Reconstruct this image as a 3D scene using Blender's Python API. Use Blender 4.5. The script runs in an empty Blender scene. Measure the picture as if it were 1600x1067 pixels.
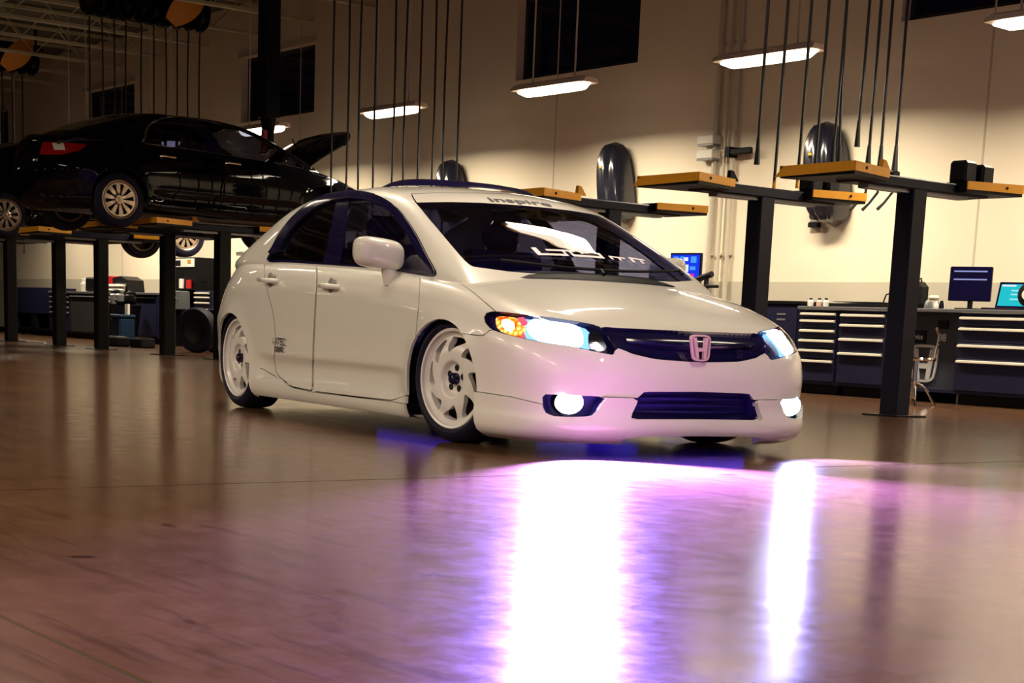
import bpy, math, random
import numpy as np
random.seed(7)

# ---------------------------------------------------------------- camera
# World: X runs along the workshop's back wall (towards the viewer's right), Y points at that wall, Z up.
W_PX, H_PX = 1600.0, 1067.0
FPX, PITCH, ROLL, CAM_H, SHIFT_PX, YAW = 2538.0, -0.1827, 0.0408, 0.5484, 447.3, -0.9117
_cp, _sp = math.cos(PITCH), math.sin(PITCH)
_cr, _sr = math.cos(ROLL), math.sin(ROLL)
_cy, _sy = math.cos(YAW), math.sin(YAW)
def _tow(v): return np.array([v[0]*_cy + v[1]*_sy, -v[0]*_sy + v[1]*_cy, v[2]])
_r0, _u0, _f0 = np.array([1, 0, 0.]), np.array([0, -_sp, _cp]), np.array([0, _cp, _sp])
CR, CU, CF = _tow(_cr*_r0 + _sr*_u0), _tow(-_sr*_r0 + _cr*_u0), _tow(_f0)
CAM = np.array([0, 0, CAM_H])
def photo(P):
    D = np.asarray(P, float) - CAM
    d = D @ CF
    return np.stack([800 + FPX*(D @ CR)/d, 533.5 + SHIFT_PX - FPX*(D @ CU)/d], -1)
def hit(x, y, axis, value):
    d = CF + CR*(x-800)/FPX - CU*(y-533.5-SHIFT_PX)/FPX
    return CAM + d*((value-CAM[axis])/d[axis])

scene = bpy.context.scene
col = scene.collection
from mathutils import Matrix, Vector
cd = bpy.data.cameras.new('camera')
cam = bpy.data.objects.new('camera', cd); col.objects.link(cam)
cd.sensor_fit = 'HORIZONTAL'; cd.sensor_width = 36.0
cd.lens = 36.0*FPX/W_PX
cd.shift_y = SHIFT_PX/W_PX
cd.clip_start = 0.05; cd.clip_end = 200
m = Matrix(((CR[0], CU[0], -CF[0], CAM[0]), (CR[1], CU[1], -CF[1], CAM[1]), (CR[2], CU[2], -CF[2], CAM[2]), (0, 0, 0, 1)))
cam.matrix_world = m
scene.camera = cam

# ---------------------------------------------------------------- world, exposure
world = bpy.data.worlds.new('night'); scene.world = world
world.use_nodes = True
world.node_tree.nodes['Background'].inputs[0].default_value = (0.10, 0.11, 0.30, 1)
world.node_tree.nodes['Background'].inputs[1].default_value = 0.05
vs = scene.view_settings
vs.view_transform = 'Standard'; vs.look = 'None'; vs.exposure = 0.0; vs.gamma = 1.0
vs.use_curve_mapping = False
LAMP_W = 42.0          # one hung fluorescent fixture
FOG_W = 2200.0
HEAD_W = 3.0

# ---------------------------------------------------------------- materials
MATS = {}
def mat(name, color, rough=0.5, metal=0.0, spec=0.5, coat=0.0, emit=None, estr=0.0, noise=0.0, nscale=8.0, bump=0.0, alpha=None):
    if name in MATS: return MATS[name]
    mt = bpy.data.materials.new(name); mt.use_nodes = True
    nt = mt.node_tree; b = nt.nodes['Principled BSDF']
    b.inputs['Base Color'].default_value = (*color, 1)
    b.inputs['Roughness'].default_value = rough
    b.inputs['Metallic'].default_value = metal
    b.inputs['Specular IOR Level'].default_value = spec
    if coat:
        b.inputs['Coat Weight'].default_value = coat; b.inputs['Coat Roughness'].default_value = 0.03
    if emit:
        b.inputs['Emission Color'].default_value = (*emit, 1); b.inputs['Emission Strength'].default_value = estr
    if noise or bump:
        tc = nt.nodes.new('ShaderNodeTexCoord'); n = nt.nodes.new('ShaderNodeTexNoise')
        n.inputs['Scale'].default_value = nscale; n.inputs['Detail'].default_value = 6
        nt.links.new(tc.outputs['Object'], n.inputs['Vector'])
        if noise:
            mx = nt.nodes.new('ShaderNodeMix'); mx.data_type = 'RGBA'
            mx.inputs[6].default_value = (*[c*(1-noise) for c in color], 1)
            mx.inputs[7].default_value = (*[min(1, c*(1+noise)) for c in color], 1)
            nt.links.new(n.outputs['Fac'], mx.inputs[0]); nt.links.new(mx.outputs[2], b.inputs['Base Color'])
        if bump:
            bp = nt.nodes.new('ShaderNodeBump'); bp.inputs['Strength'].default_value = bump; bp.inputs['Distance'].default_value = 0.01
            nt.links.new(n.outputs['Fac'], bp.inputs['Height']); nt.links.new(bp.outputs[0], b.inputs['Normal'])
    MATS[name] = mt
    return mt

def glass_mat(name, tint, gloss=0.08):
    mt = bpy.data.materials.new(name); mt.use_nodes = True; nt = mt.node_tree
    nt.nodes.clear()
    out = nt.nodes.new('ShaderNodeOutputMaterial'); mx = nt.nodes.new('ShaderNodeMixShader')
    tr = nt.nodes.new('ShaderNodeBsdfTransparent'); gl = nt.nodes.new('ShaderNodeBsdfGlossy')
    lw = nt.nodes.new('ShaderNodeLayerWeight'); lw.inputs[0].default_value = 0.5
    pw = nt.nodes.new('ShaderNodeMath'); pw.operation = 'POWER'; pw.inputs[1].default_value = 4.5; nt.links.new(lw.outputs['Facing'], pw.inputs[0])
    fr = nt.nodes.new('ShaderNodeMath'); fr.operation = 'MULTIPLY_ADD'; fr.inputs[1].default_value = 0.9; fr.inputs[2].default_value = 0.045; nt.links.new(pw.outputs[0], fr.inputs[0])
    tr.inputs[0].default_value = (*tint, 1); gl.inputs['Roughness'].default_value = 0.01
    gl.inputs[0].default_value = (1, 1, 1, 1)
    nt.links.new(fr.outputs[0], mx.inputs[0]); nt.links.new(tr.outputs[0], mx.inputs[1]); nt.links.new(gl.outputs[0], mx.inputs[2])
    nt.links.new(mx.outputs[0], out.inputs[0])
    MATS[name] = mt
    return mt

paint = mat('white_paint', (0.70, 0.67, 0.62), 0.32, spec=0.5, coat=1.0)
paint_black = mat('black_paint', (0.002, 0.002, 0.003), 0.3, spec=0.0, coat=0.5)
navy_plastic = mat('shade_blue_plastic', (0.010, 0.006, 0.085), 0.4, spec=0.3)  # blue cast of the shadows put into the plastic's base colour
black_plastic = mat('black_plastic', (0.004, 0.004, 0.007), 0.45, spec=0.25)
black_gloss = mat('black_gloss_plastic', (0.005, 0.004, 0.030), 0.15, spec=0.2, coat=0.4)
rubber = mat('tyre_rubber', (0.005, 0.004, 0.018), 0.65, spec=0.25, noise=0.3, nscale=30)  # bluish shadow tint mixed into the rubber colour
wheel_white = mat('white_wheel_enamel', (0.68, 0.64, 0.62), 0.3, coat=0.6)
alloy = mat('machined_alloy', (0.62, 0.50, 0.40), 0.28, metal=0.9)
chrome = mat('chrome', (0.85, 0.84, 0.86), 0.08, metal=1.0)
dark_chrome = mat('dark_chrome', (0.30, 0.33, 0.45), 0.12, metal=1.0)
emblem_metal = mat('pink_chrome', (0.90, 0.62, 0.68), 0.2, metal=0.35)
steel_navy = mat('shade_blue_steel', (0.004, 0.004, 0.016), 0.5, spec=0.2, noise=0.2)  # steel with the blue tint of shaded areas in its colour
steel_black = mat('black_painted_steel', (0.003, 0.003, 0.004), 0.5, spec=0.15)
cab_navy = mat('navy_cabinet_enamel', (0.008, 0.009, 0.034), 0.5, spec=0.25, noise=0.15, nscale=3)
cab_grey = mat('grey_cabinet_enamel', (0.10, 0.11, 0.12), 0.5)
handle_metal = mat('pale_drawer_pull', (0.85, 0.80, 0.68), 0.35, metal=0.35)
worktop_m = mat('worktop_laminate', (0.10, 0.10, 0.11), 0.3)
yellow_m = mat('yellow_lift_paint', (0.85, 0.38, 0.01), 0.4, noise=0.12, nscale=14)
orange_m = mat('orange_plate_paint', (0.60, 0.22, 0.02), 0.5, noise=0.2, nscale=10)
white_plastic = mat('white_plastic', (0.75, 0.73, 0.66), 0.5)
red_m = mat('red_plastic', (0.45, 0.01, 0.015), 0.4)
blue_m = mat('blue_plastic', (0.006, 0.022, 0.055), 0.6, spec=0.2)
paper_m = mat('pale_cloth', (0.62, 0.60, 0.52), 0.8, noise=0.2)
grey_m = mat('mid_grey_metal', (0.22, 0.23, 0.25), 0.4, metal=0.4)
pipe_m = mat('painted_conduit', (0.55, 0.51, 0.42), 0.5)
hose_m = mat('black_rubber_hose', (0.006, 0.005, 0.008), 0.5)
seat_m = mat('dark_seat_cloth', (0.020, 0.012, 0.16), 0.8, noise=0.3, nscale=40)
glass_screen = glass_mat('windscreen_glass', (0.46, 0.50, 0.80))
glass_tint = glass_mat('tinted_side_glass', (0.05, 0.05, 0.09))
glass_front = glass_mat('front_door_glass', (0.38, 0.40, 0.50))
glass_clear = glass_mat('clear_lamp_lens', (0.93, 0.95, 1.0))
tail_red = mat('tail_lamp_red', (0.35, 0.004, 0.006), 0.1, coat=1.0)

# ---------------------------------------------------------------- object helpers
def tag(o, label=None, cat=None, group=None, kind=None):
    if label: o['label'] = label
    if cat: o['category'] = cat
    if group: o['group'] = group
    if kind: o['kind'] = kind
    return o
def empty(name, loc=(0, 0, 0), rz=0.0, label=None, cat=None, group=None):
    o = bpy.data.objects.new(name, None); col.objects.link(o)
    o.location = loc; o.rotation_euler = (0, 0, rz); o.empty_display_size = 0.2
    return tag(o, label, cat, group)
def mesh_obj(name, V, F, mt, parent=None, smooth=False, loc=None, sharp=35):
    me = bpy.data.meshes.new(name)
    me.from_pydata([tuple(map(float, v)) for v in V], [], [tuple(int(i) for i in f) for f in F])
    me.update()
    if smooth:
        me.polygons.foreach_set('use_smooth', [True]*len(me.polygons))
        me.set_sharp_from_angle(angle=math.radians(sharp))
    me.materials.append(mt)
    o = bpy.data.objects.new(name, me); col.objects.link(o)
    if parent: o.parent = parent
    if loc is not None: o.location = loc
    return o
def copy_tree(o, parent=None):
    c = o.copy(); col.objects.link(c); c.parent = parent
    for ch in list(o.children): copy_tree(ch, c)
    return c
class MB:
    """collects simple solids into one mesh"""
    def __init__(s): s.V = []; s.F = []
    def add(s, V, F):
        n = len(s.V); s.V += [tuple(v) for v in V]; s.F += [tuple(i+n for i in f) for f in F]; return s
    def box(s, x0, x1, y0, y1, z0, z1, bev=0.0):
        if bev <= 0:
            V = [(x, y, z) for z in (z0, z1) for y in (y0, y1) for x in (x0, x1)]
            return s.add(V, [(0, 2, 3, 1), (4, 5, 7, 6), (0, 1, 5, 4), (2, 6, 7, 3), (0, 4, 6, 2), (1, 3, 7, 5)])
        b = min(bev, (x1-x0)/2.01, (y1-y0)/2.01, (z1-z0)/2.01)
        rings = []
        for z, i in ((z0, b), (z0+b, 0), (z1-b, 0), (z1, b)):
            rings.append([(x0+i+ (b if i == 0 else 0)*0, y0+b+i*0.0, z)] and
                         [(x0+b, y0+i, z), (x1-b, y0+i, z), (x1-i, y0+b, z), (x1-i, y1-b, z), (x1-b, y1-i, z), (x0+b, y1-i, z), (x0+i, y1-b, z), (x0+i, y0+b, z)])
        V = [p for r in rings for p in r]; F = []
        for k in range(3):
            for j in range(8):
                a, b2 = k*8+j, k*8+(j+1) % 8
                F.append((a, b2, b2+8, a+8))
        F.append(tuple(range(7, -1, -1))); F.append(tuple(range(24, 32)))
        return s.add(V, F)
    def prism(s, poly, axis, a, b):
        """poly: 2D points (in the two remaining axes, cyclic order), extruded from a to b along axis"""
        def P(p, t):
            return {0: (t, p[0], p[1]), 1: (p[0], t, p[1]), 2: (p[0], p[1], t)}[axis]
        n = len(poly); V = [P(p, a) for p in poly] + [P(p, b) for p in poly]
        F = [tuple(range(n-1, -1, -1)), tuple(range(n, 2*n))] + [(i, (i+1) % n, n+(i+1) % n, n+i) for i in range(n)]
        return s.add(V, F)
    def cyl(s, p0, p1, r0, r1=None, n=16, caps=True):
        r1 = r0 if r1 is None else r1
        p0, p1 = np.array(p0, float), np.array(p1, float); d = p1-p0; d /= np.linalg.norm(d)
        a = np.cross(d, [0, 0, 1.] if abs(d[2]) < 0.9 else [1., 0, 0]); a /= np.linalg.norm(a); b = np.cross(d, a)
        V = []
        for p, r in ((p0, r0), (p1, r1)):
            V += [p + r*(math.cos(2*math.pi*k/n)*a + math.sin(2*math.pi*k/n)*b) for k in range(n)]
        F = [(k, (k+1) % n, n+(k+1) % n, n+k) for k in range(n)]
        if caps: F += [tuple(range(n-1, -1, -1)), tuple(range(n, 2*n))]
        return s.add(V, F)
    def tube(s, pts, r, n=6):
        pts = [np.array(p, float) for p in pts]; rings = []; a = None
        rr = r if hasattr(r, '__len__') else [r]*len(pts)
        for i, p in enumerate(pts):
            d = pts[min(i+1, len(pts)-1)] - pts[max(i-1, 0)]; d /= np.linalg.norm(d)
            if a is None:
                a = np.cross(d, [0, 0, 1.] if abs(d[2]) < 0.9 else [1., 0, 0])
            a = a - d*(a @ d); a /= np.linalg.norm(a); b = np.cross(d, a)
            rings.append([p + rr[i]*(math.cos(2*math.pi*k/n)*a + math.sin(2*math.pi*k/n)*b) for k in range(n)])
        V = [v for q in rings for v in q]; F = []
        for i in range(len(pts)-1):
            for k in range(n): F.append((i*n+k, i*n+(k+1) % n, (i+1)*n+(k+1) % n, (i+1)*n+k))
        F += [tuple(range(n-1, -1, -1)), tuple(range((len(pts)-1)*n, len(pts)*n))]
        return s.add(V, F)
    def lathe(s, prof, center=(0, 0, 0), axis=1, n=48, close=False):
        """prof: (radius, offset along axis)"""
        V = []; F = []; P = list(prof); k = len(P)
        for j in range(n):
            t = 2*math.pi*j/n; c, q = math.cos(t), math.sin(t)
            for (r, h) in P:
                v = {0: (h, r*c, r*q), 1: (r*c, h, r*q), 2: (r*c, r*q, h)}[axis]
                V.append((v[0]+center[0], v[1]+center[1], v[2]+center[2]))
        for j in range(n):
            j2 = (j+1) % n
            for i in range(k if close else k-1):
                i2 = (i+1) % k
                F.append((j*k+i, j2*k+i, j2*k+i2, j*k+i2))
        return s.add(V, F)
    def build(s, name, mt, parent=None, smooth=False, loc=None, sharp=35):
        return mesh_obj(name, s.V, s.F, mt, parent, smooth, loc, sharp)

# ---------------------------------------------------------------- the setting
WALL_Y, CEIL = 13.41, 5.60
X0, X1, Y0 = -46.0, 8.0, -9.0

def floor_material():
    mt = bpy.data.materials.new('polished_concrete'); mt.use_nodes = True; nt = mt.node_tree; L = nt.links
    b = nt.nodes['Principled BSDF']
    tc = nt.nodes.new('ShaderNodeTexCoord')
    def noise(scale, detail=8, rough=0.6, vec=None, sc=None):
        n = nt.nodes.new('ShaderNodeTexNoise'); n.inputs['Scale'].default_value = scale; n.inputs['Detail'].default_value = detail
        n.inputs['Roughness'].default_value = rough
        if sc:
            mp = nt.nodes.new('ShaderNodeMapping'); mp.inputs['Scale'].default_value = sc[:3]; mp.inputs['Rotation'].default_value = (0, 0, sc[3])
            L.new(tc.outputs['Object'], mp.inputs[0]); L.new(mp.outputs[0], n.inputs['Vector'])
        else: L.new(tc.outputs['Object'], n.inputs['Vector'])
        return n
    def ramp(src, stops):
        r = nt.nodes.new('ShaderNodeValToRGB'); e = r.color_ramp.elements
        e[0].position, e[0].color = stops[0][0], (*stops[0][1], 1); e[1].position, e[1].color = stops[-1][0], (*stops[-1][1], 1)
        for p, c in stops[1:-1]:
            q = e.new(p); q.color = (*c, 1)
        L.new(src, r.inputs[0]); return r
    n1 = noise(1.1); n2 = noise(9, 10, 0.7); n3 = noise(1.0, 8, 0.6, sc=(2.2, 22, 1, 0.55)); n4 = noise(120, 3, 0.6)
    c1 = ramp(n1.outputs['Fac'], [(0.3, (0.085, 0.041, 0.021)), (0.7, (0.135, 0.068, 0.037))])
    c2 = ramp(n2.outputs['Fac'], [(0.3, (0.80, 0.80, 0.80)), (0.65, (1, 1, 1))])
    c3 = ramp(n3.outputs['Fac'], [(0.34, (0.62, 0.62, 0.64)), (0.48, (1, 1, 1))])
    c4 = ramp(n4.outputs['Fac'], [(0.3, (0.75, 0.75, 0.75)), (0.5, (1, 1, 1))])
    cur = c1.outputs[0]
    n5 = noise(5.0, 2, 0.5); c5 = ramp(n5.outputs['Fac'], [(0.715, (1, 1, 1)), (0.745, (0.22, 0.2, 0.2))])
    for c in (c2, c3, c4, c5):
        mx = nt.nodes.new('ShaderNodeMix'); mx.data_type = 'RGBA'; mx.blend_type = 'MULTIPLY'; mx.inputs[0].default_value = 0.85
        L.new(cur, mx.inputs[6]); L.new(c.outputs[0], mx.inputs[7]); cur = mx.outputs[2]
    L.new(cur, b.inputs['Base Color'])
    rr = ramp(n2.outputs['Fac'], [(0.3, (0.14,)*3), (0.7, (0.21,)*3)])
    L.new(rr.outputs[0], b.inputs['Roughness'])
    b.inputs['Specular IOR Level'].default_value = 0.24
    bp = nt.nodes.new('ShaderNodeBump'); bp.inputs['Strength'].default_value = 0.012; bp.inputs['Distance'].default_value = 0.004
    L.new(n2.outputs['Fac'], bp.inputs['Height']); L.new(bp.outputs[0], b.inputs['Normal'])
    return mt
floor_m = floor_material()
wall_m = mat('cream_wall_paint', (0.78, 0.70, 0.55), 0.75, noise=0.04, nscale=1.2)
wall_lo = mat('grey_dado_paint', (0.50, 0.46, 0.37), 0.7, noise=0.04, nscale=1.2)
ceil_m = mat('dark_roof_deck', (0.07, 0.066, 0.05), 0.8)
joist_m = mat('cream_steel_joist', (0.42, 0.38, 0.27), 0.6)
dark_wall = mat('dark_block_wall', (0.10, 0.09, 0.075), 0.8, noise=0.05, nscale=2)
joint_m = mat('joint_filler', (0.012, 0.010, 0.009), 0.8)
win_m = mat('night_window_glass', (0.004, 0.005, 0.028), 0.08, spec=0.3)
frame_m = mat('dark_window_frame', (0.012, 0.013, 0.022), 0.5)

floor = tag(MB().box(X0, X1, Y0, WALL_Y, -0.30, -0.004).build('floor', joint_m), kind='structure')
xs = [X0, -40.0, -32.9, -25.9, -18.9, -11.9, -4.852, 2.15, X1]; ys = [Y0, -5.3, 1.033, 7.3, WALL_Y]
for i in range(len(xs)-1):
    for j in range(len(ys)-1):
        g = 0.006
        MB().box(xs[i]+g, xs[i+1]-g, ys[j]+g, ys[j+1]-g, -0.20, 0.0).build('slab', floor_m, floor)
ceiling = tag(MB().box(X0, X1, Y0, WALL_Y+0.2, CEIL, CEIL+0.15).build('ceiling', ceil_m), kind='structure')
def joist(x):
    m_ = MB()
    m_.box(x-0.04, x+0.04, Y0, WALL_Y, CEIL-0.08, CEIL-0.03); m_.box(x-0.04, x+0.04, Y0, WALL_Y, CEIL-0.55, CEIL-0.50)
    y = Y0; k = 0
    while y < WALL_Y-0.4:
        z0, z1 = (CEIL-0.51, CEIL-0.07) if k % 2 == 0 else (CEIL-0.07, CEIL-0.51)
        m_.cyl((x, y, z0), (x, y+0.45, z1), 0.012, n=5); y += 0.45; k += 1
    return m_.build('joist', joist_m, ceiling)
x = X0+0.3
while x < 6:
    joist(x); x += 1.75
for y in (-4.0, 0.5, 5.0, 9.2):
    MB().box(X0, X1, y-0.03, y+0.03, CEIL-0.62, CEIL-0.56).build('purlin', joist_m, ceiling)

# back wall with window openings
WIN = [(-38.4, -35.9), (-31.72, -29.44), (-25.27, -22.87), (-17.72, -15.31), (-11.34, -8.9), (-4.9, -2.5), (1.5, 3.9)]
WZ0, WZ1, DADO = 3.72, 4.76, 1.16
wb = MB()
xc = X0
for a, b in WIN:
    wb.box(xc, a, WALL_Y, WALL_Y+0.3, DADO, CEIL); wb.box(a, b, WALL_Y, WALL_Y+0.3, DADO, WZ0); wb.box(a, b, WALL_Y, WALL_Y+0.3, WZ1, CEIL); xc = b
wb.box(xc, X1, WALL_Y, WALL_Y+0.3, DADO, CEIL)
wall_back = tag(wb.build('wall_back', wall_m), kind='structure')
MB().box(X0, X1, WALL_Y-0.004, WALL_Y+0.3, 0, DADO).build('dado', wall_lo, wall_back)
# shallow wall panels: pilaster joints
for x in (-36.4, -30.0, -23.3, -16.83, -10.2, -3.6):
    MB().box(x-0.011, x+0.011, WALL_Y-0.003, WALL_Y, DADO, CEIL).build('wall_joint', wall_lo, wall_back)
for n, (a, b) in enumerate(WIN, 1):
    w = tag(MB().box(a, b, WALL_Y+0.20, WALL_Y+0.22, WZ0, WZ1).build('window_%d' % n, win_m), kind='structure')
    f = MB()
    f.box(a, a+0.06, WALL_Y+0.13, WALL_Y+0.20, WZ0, WZ1); f.box(b-0.06, b, WALL_Y+0.13, WALL_Y+0.20, WZ0, WZ1)
    f.box(a, b, WALL_Y+0.13, WALL_Y+0.20, WZ0, WZ0+0.06); f.box(a, b, WALL_Y+0.13, WALL_Y+0.20, WZ1-0.06, WZ1)
    f.build('window_frame', frame_m, w)
    MB().box(a-0.05, b+0.05, WALL_Y-0.03, WALL_Y, WZ1, WZ1+0.07).build('window_lintel', wall_lo, w)
tag(MB().box(X0-0.3, X0, Y0, WALL_Y+0.3, 0, CEIL).build('wall_left', dark_wall), kind='structure')
tag(MB().box(X1, X1+0.3, Y0, WALL_Y+0.3, 0, CEIL).build('wall_right', dark_wall), kind='structure')
tag(MB().box(X0, X1, Y0-0.3, Y0, 0, CEIL).build('wall_front', dark_wall), kind='structure')
tag(MB().box(X0, X1, WALL_Y-0.015, WALL_Y-0.004, 0, 0.11).build('baseboard_back', steel_black), kind='structure')

# ---------------------------------------------------------------- hung fluorescent fixtures
def lens_material():
    mt = bpy.data.materials.new('lit_fixture_lens'); mt.use_nodes = True; nt = mt.node_tree
    b = nt.nodes['Principled BSDF']; b.inputs['Base Color'].default_value = (0.9, 0.88, 0.82, 1)
    b.inputs['Emission Color'].default_value = (1.0, 0.86, 0.66, 1); b.inputs['Emission Strength'].default_value = 5.0
    return mt
lens_m = lens_material()
housing_m = mat('fixture_housing', (0.75, 0.62, 0.52), 0.4)
rod_m = mat('fixture_rod', (0.50, 0.45, 0.40), 0.4)
def make_fixture(z, length=1.22):
    root = empty('hanging_light', (0, 0, 0))
    h = length/2
    prof = [(-0.13, 0.0), (-0.10, 0.055), (-0.05, 0.075), (0.05, 0.075), (0.10, 0.055), (0.13, 0.0)]
    m_ = MB().prism(prof, 0, -h, h)
    m_.prism([(-0.11, 0.0), (-0.08, 0.05), (0.08, 0.05), (0.11, 0.0)], 0, -h-0.06, -h); m_.prism([(-0.11, 0.0), (-0.08, 0.05), (0.08, 0.05), (0.11, 0.0)], 0, h, h+0.06)
    m_.build('housing', housing_m, root)
    V = []; F = []; n = 10; ln = 9
    for i in range(ln):
        t = -1 + 2*i/(ln-1); xx = t*(h+0.03); s = math.sqrt(max(0.02, 1-abs(t)**8))
        for j in range(n):
            a = math.pi*j/(n-1); V.append((xx, 0.12*s*math.cos(a), -0.008-0.065*s*math.sin(a)))
    for i in range(ln-1):
        for j in range(n-1): F.append((i*n+j, i*n+j+1, (i+1)*n+j+1, (i+1)*n+j))
    mesh_obj('lens', V, F, lens_m, root, True)
    for s in (-1, 1): MB().cyl((s*h*0.62, 0, 0.07), (s*h*0.62, 0, CEIL-z-0.05), 0.011, n=6).build('rod', rod_m, root)
    return root
def fixture_light(root, power, spread):
    la = bpy.data.lights.new('tube_light', 'AREA'); la.shape = 'RECTANGLE'; la.size = 1.25; la.size_y = 0.20
    la.energy = power; la.color = (1.0, 0.84, 0.62); la.spread = math.radians(spread)
    lo = bpy.data.objects.new('tube_light', la); col.objects.link(lo); lo.parent = root; lo.location = (0, 0, -0.085)
LZ = 3.23
proto = make_fixture(LZ)
ROW = [(-31.9, 'hung light over the far left bays, smallest of the row along the wall'),
       (-28.5, 'hung light behind the raised black car, hidden by its body'),
       (-25.15, 'hung light behind the tail of the raised black car'),
       (-21.78, 'lit hung light behind the black drop duct, under the left window'),
       (-18.33, 'lit hung light crossed by hoses, above the white car roof'),
       (-15.01, 'lit hung light below the middle dark window'),
       (-11.68, 'lit hung light crossed by hoses, above the right hand lifts'),
       (-8.42, 'lit hung light cut by the right edge of the photo'),
       (-5.30, 'hung light beyond the right edge of the photo along the wall')]
for i, (x, lab) in enumerate(ROW):
    o = proto if i == 0 else copy_tree(proto)
    o.location = (x, 11.9, LZ); tag(o, lab, 'light', 'fluorescent lights hung along the wall')
    fixture_light(o, LAMP_W*1.65, 160)
HZ = 3.6
proto2 = make_fixture(HZ)
k = 0
for (yy, nm) in ((5.2, 'middle'), (-1.6, 'front')):
    for (x, nx) in zip((-27.5, -22.0, -17.5, -14.0, -10.5, -7.0, -3.5, 0.0, 3.5), ('first', 'second', 'third', 'fourth', 'fifth', 'sixth', 'seventh', 'eighth', 'ninth')):
        o = proto2 if k == 0 else copy_tree(proto2); k += 1
        o.location = (x, yy, HZ); tag(o, '%s hung light of the %s row, counted from the far end of the hall' % (nx, nm), 'light', 'fluorescent lights of the open hall')
        fixture_light(o, LAMP_W*(0.95 if x > -18 else 0.5)*(0.8 if yy > 3 else 6.0), 140 if yy > 3 else 165)

proto3 = make_fixture(4.6)
for x, nx in ((-9.27, 'nearer the rightmost lift'), (-5.0, 'nearer the right end of the hall')):
    o = proto3 if x < -9 else copy_tree(proto3); o.location = (x, 8.42, 4.6); o.rotation_euler = (0, 0, math.pi/2)
    for c in [c for c in o.children if c.type == 'LIGHT']: bpy.data.objects.remove(c)
    tag(o, 'crosswise hung light between the rows, '+nx, 'light', 'crosswise lights of the open hall'); fixture_light(o, LAMP_W*0.5, 140)

# ================================================================= cars: surface kit
CAR_LOC = np.array([-6.22, 5.273, 0.0]); CAR_RZ = math.radians(-6.36)
_cc, _cs = math.cos(CAR_RZ), math.sin(CAR_RZ)
def car_world(P):
    P = np.asarray(P, float)
    return np.stack([CAR_LOC[0]+_cc*P[..., 0]-_cs*P[..., 1], CAR_LOC[1]+_cs*P[..., 0]+_cc*P[..., 1], P[..., 2]], -1)
def car_photo(P): return photo(car_world(P))
CAMC = np.array([_cc*(CAM-CAR_LOC)[0]+_cs*(CAM-CAR_LOC)[1], -_cs*(CAM-CAR_LOC)[0]+_cc*(CAM-CAR_LOC)[1], CAM_H])
def chit(x, y, axis, value):
    q = CF + CR*(x-800)/FPX - CU*(y-533.5-SHIFT_PX)/FPX
    d = np.array([_cc*q[0]+_cs*q[1], -_cs*q[0]+_cc*q[1], q[2]])
    return CAMC + d*((value-CAMC[axis])/d[axis])

def sdf(P, poly):
    """signed distance to a polygon, positive inside"""
    P = np.asarray(P, float); poly = np.asarray(poly, float)
    A = poly; B = np.roll(poly, -1, 0)
    d2 = np.full(len(P), 1e18); inside = np.zeros(len(P), bool)
    for a, b in zip(A, B):
        e = b-a; w = P-a
        t = np.clip((w @ e)/max(e @ e, 1e-12), 0, 1)
        q = w - t[:, None]*e; d2 = np.minimum(d2, (q*q).sum(1))
        c = ((a[1] > P[:, 1]) != (b[1] > P[:, 1]))
        with np.errstate(divide='ignore', invalid='ignore'):
            xi = a[0] + (P[:, 1]-a[1])/(b[1]-a[1])*(b[0]-a[0])
        inside ^= c & (P[:, 0] < xi)
    return np.where(inside, 1, -1)*np.sqrt(d2)
def polydist(P, line):
    P = np.asarray(P, float); d2 = np.full(len(P), 1e18)
    for a, b in zip(line[:-1], line[1:]):
        a = np.array(a, float); e = np.array(b, float)-a; w = P-a
        t = np.clip((w @ e)/(e @ e), 0, 1); q = w-t[:, None]*e; d2 = np.minimum(d2, (q*q).sum(1))
    return np.sqrt(d2)
def spline(pts, n=6, closed=True):
    pts = np.asarray(pts, float); N = len(pts); out = []
    for i in range(N if closed else N-1):
        p0, p1, p2, p3 = (pts[(i-1) % N] if closed else pts[max(i-1, 0)]), pts[i], pts[(i+1) % N], (pts[(i+2) % N] if closed else pts[min(i+2, N-1)])
        for k in range(n):
            t = k/n
            out.append(0.5*((2*p1)+(-p0+p2)*t+(2*p0-5*p1+4*p2-p3)*t*t+(-p0+3*p1-3*p2+p3)*t**3))
    if not closed: out.append(pts[-1])
    return np.array(out)
def clip(S, g):
    """keep the part of surface S=(V,F) where the field g>0; V may carry extra columns"""
    V, F = S; nV = [v for v in V]; cut = {}; out = []
    for f in F:
        s = [g[i] > 0 for i in f]
        if all(s): out.append(tuple(f)); continue
        if not any(s): continue
        nf = []
        for k, i in enumerate(f):
            j = f[(k+1) % len(f)]
            if s[k]: nf.append(i)
            if s[k] != s[(k+1) % len(f)]:
                key = (i, j) if i < j else (j, i)
                if key not in cut:
                    t = g[key[0]]/(g[key[0]]-g[key[1]]); t = min(max(t, 0.0), 1.0)
                    cut[key] = len(nV); nV.append(V[key[0]]*(1-t)+V[key[1]]*t)
                nf.append(cut[key])
        if len(nf) >= 3: out.append(tuple(nf))
    used = sorted({i for f in out for i in f}); mp = {o: n for n, o in enumerate(used)}
    if not used: return np.zeros((0, V.shape[1])), []
    return np.array([nV[i] for i in used]), [tuple(mp[i] for i in f) for f in out]
def mirror(S):
    V, F = S; V = V.copy(); V[:, 1] *= -1
    return V, [tuple(reversed(f)) for f in F]
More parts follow.
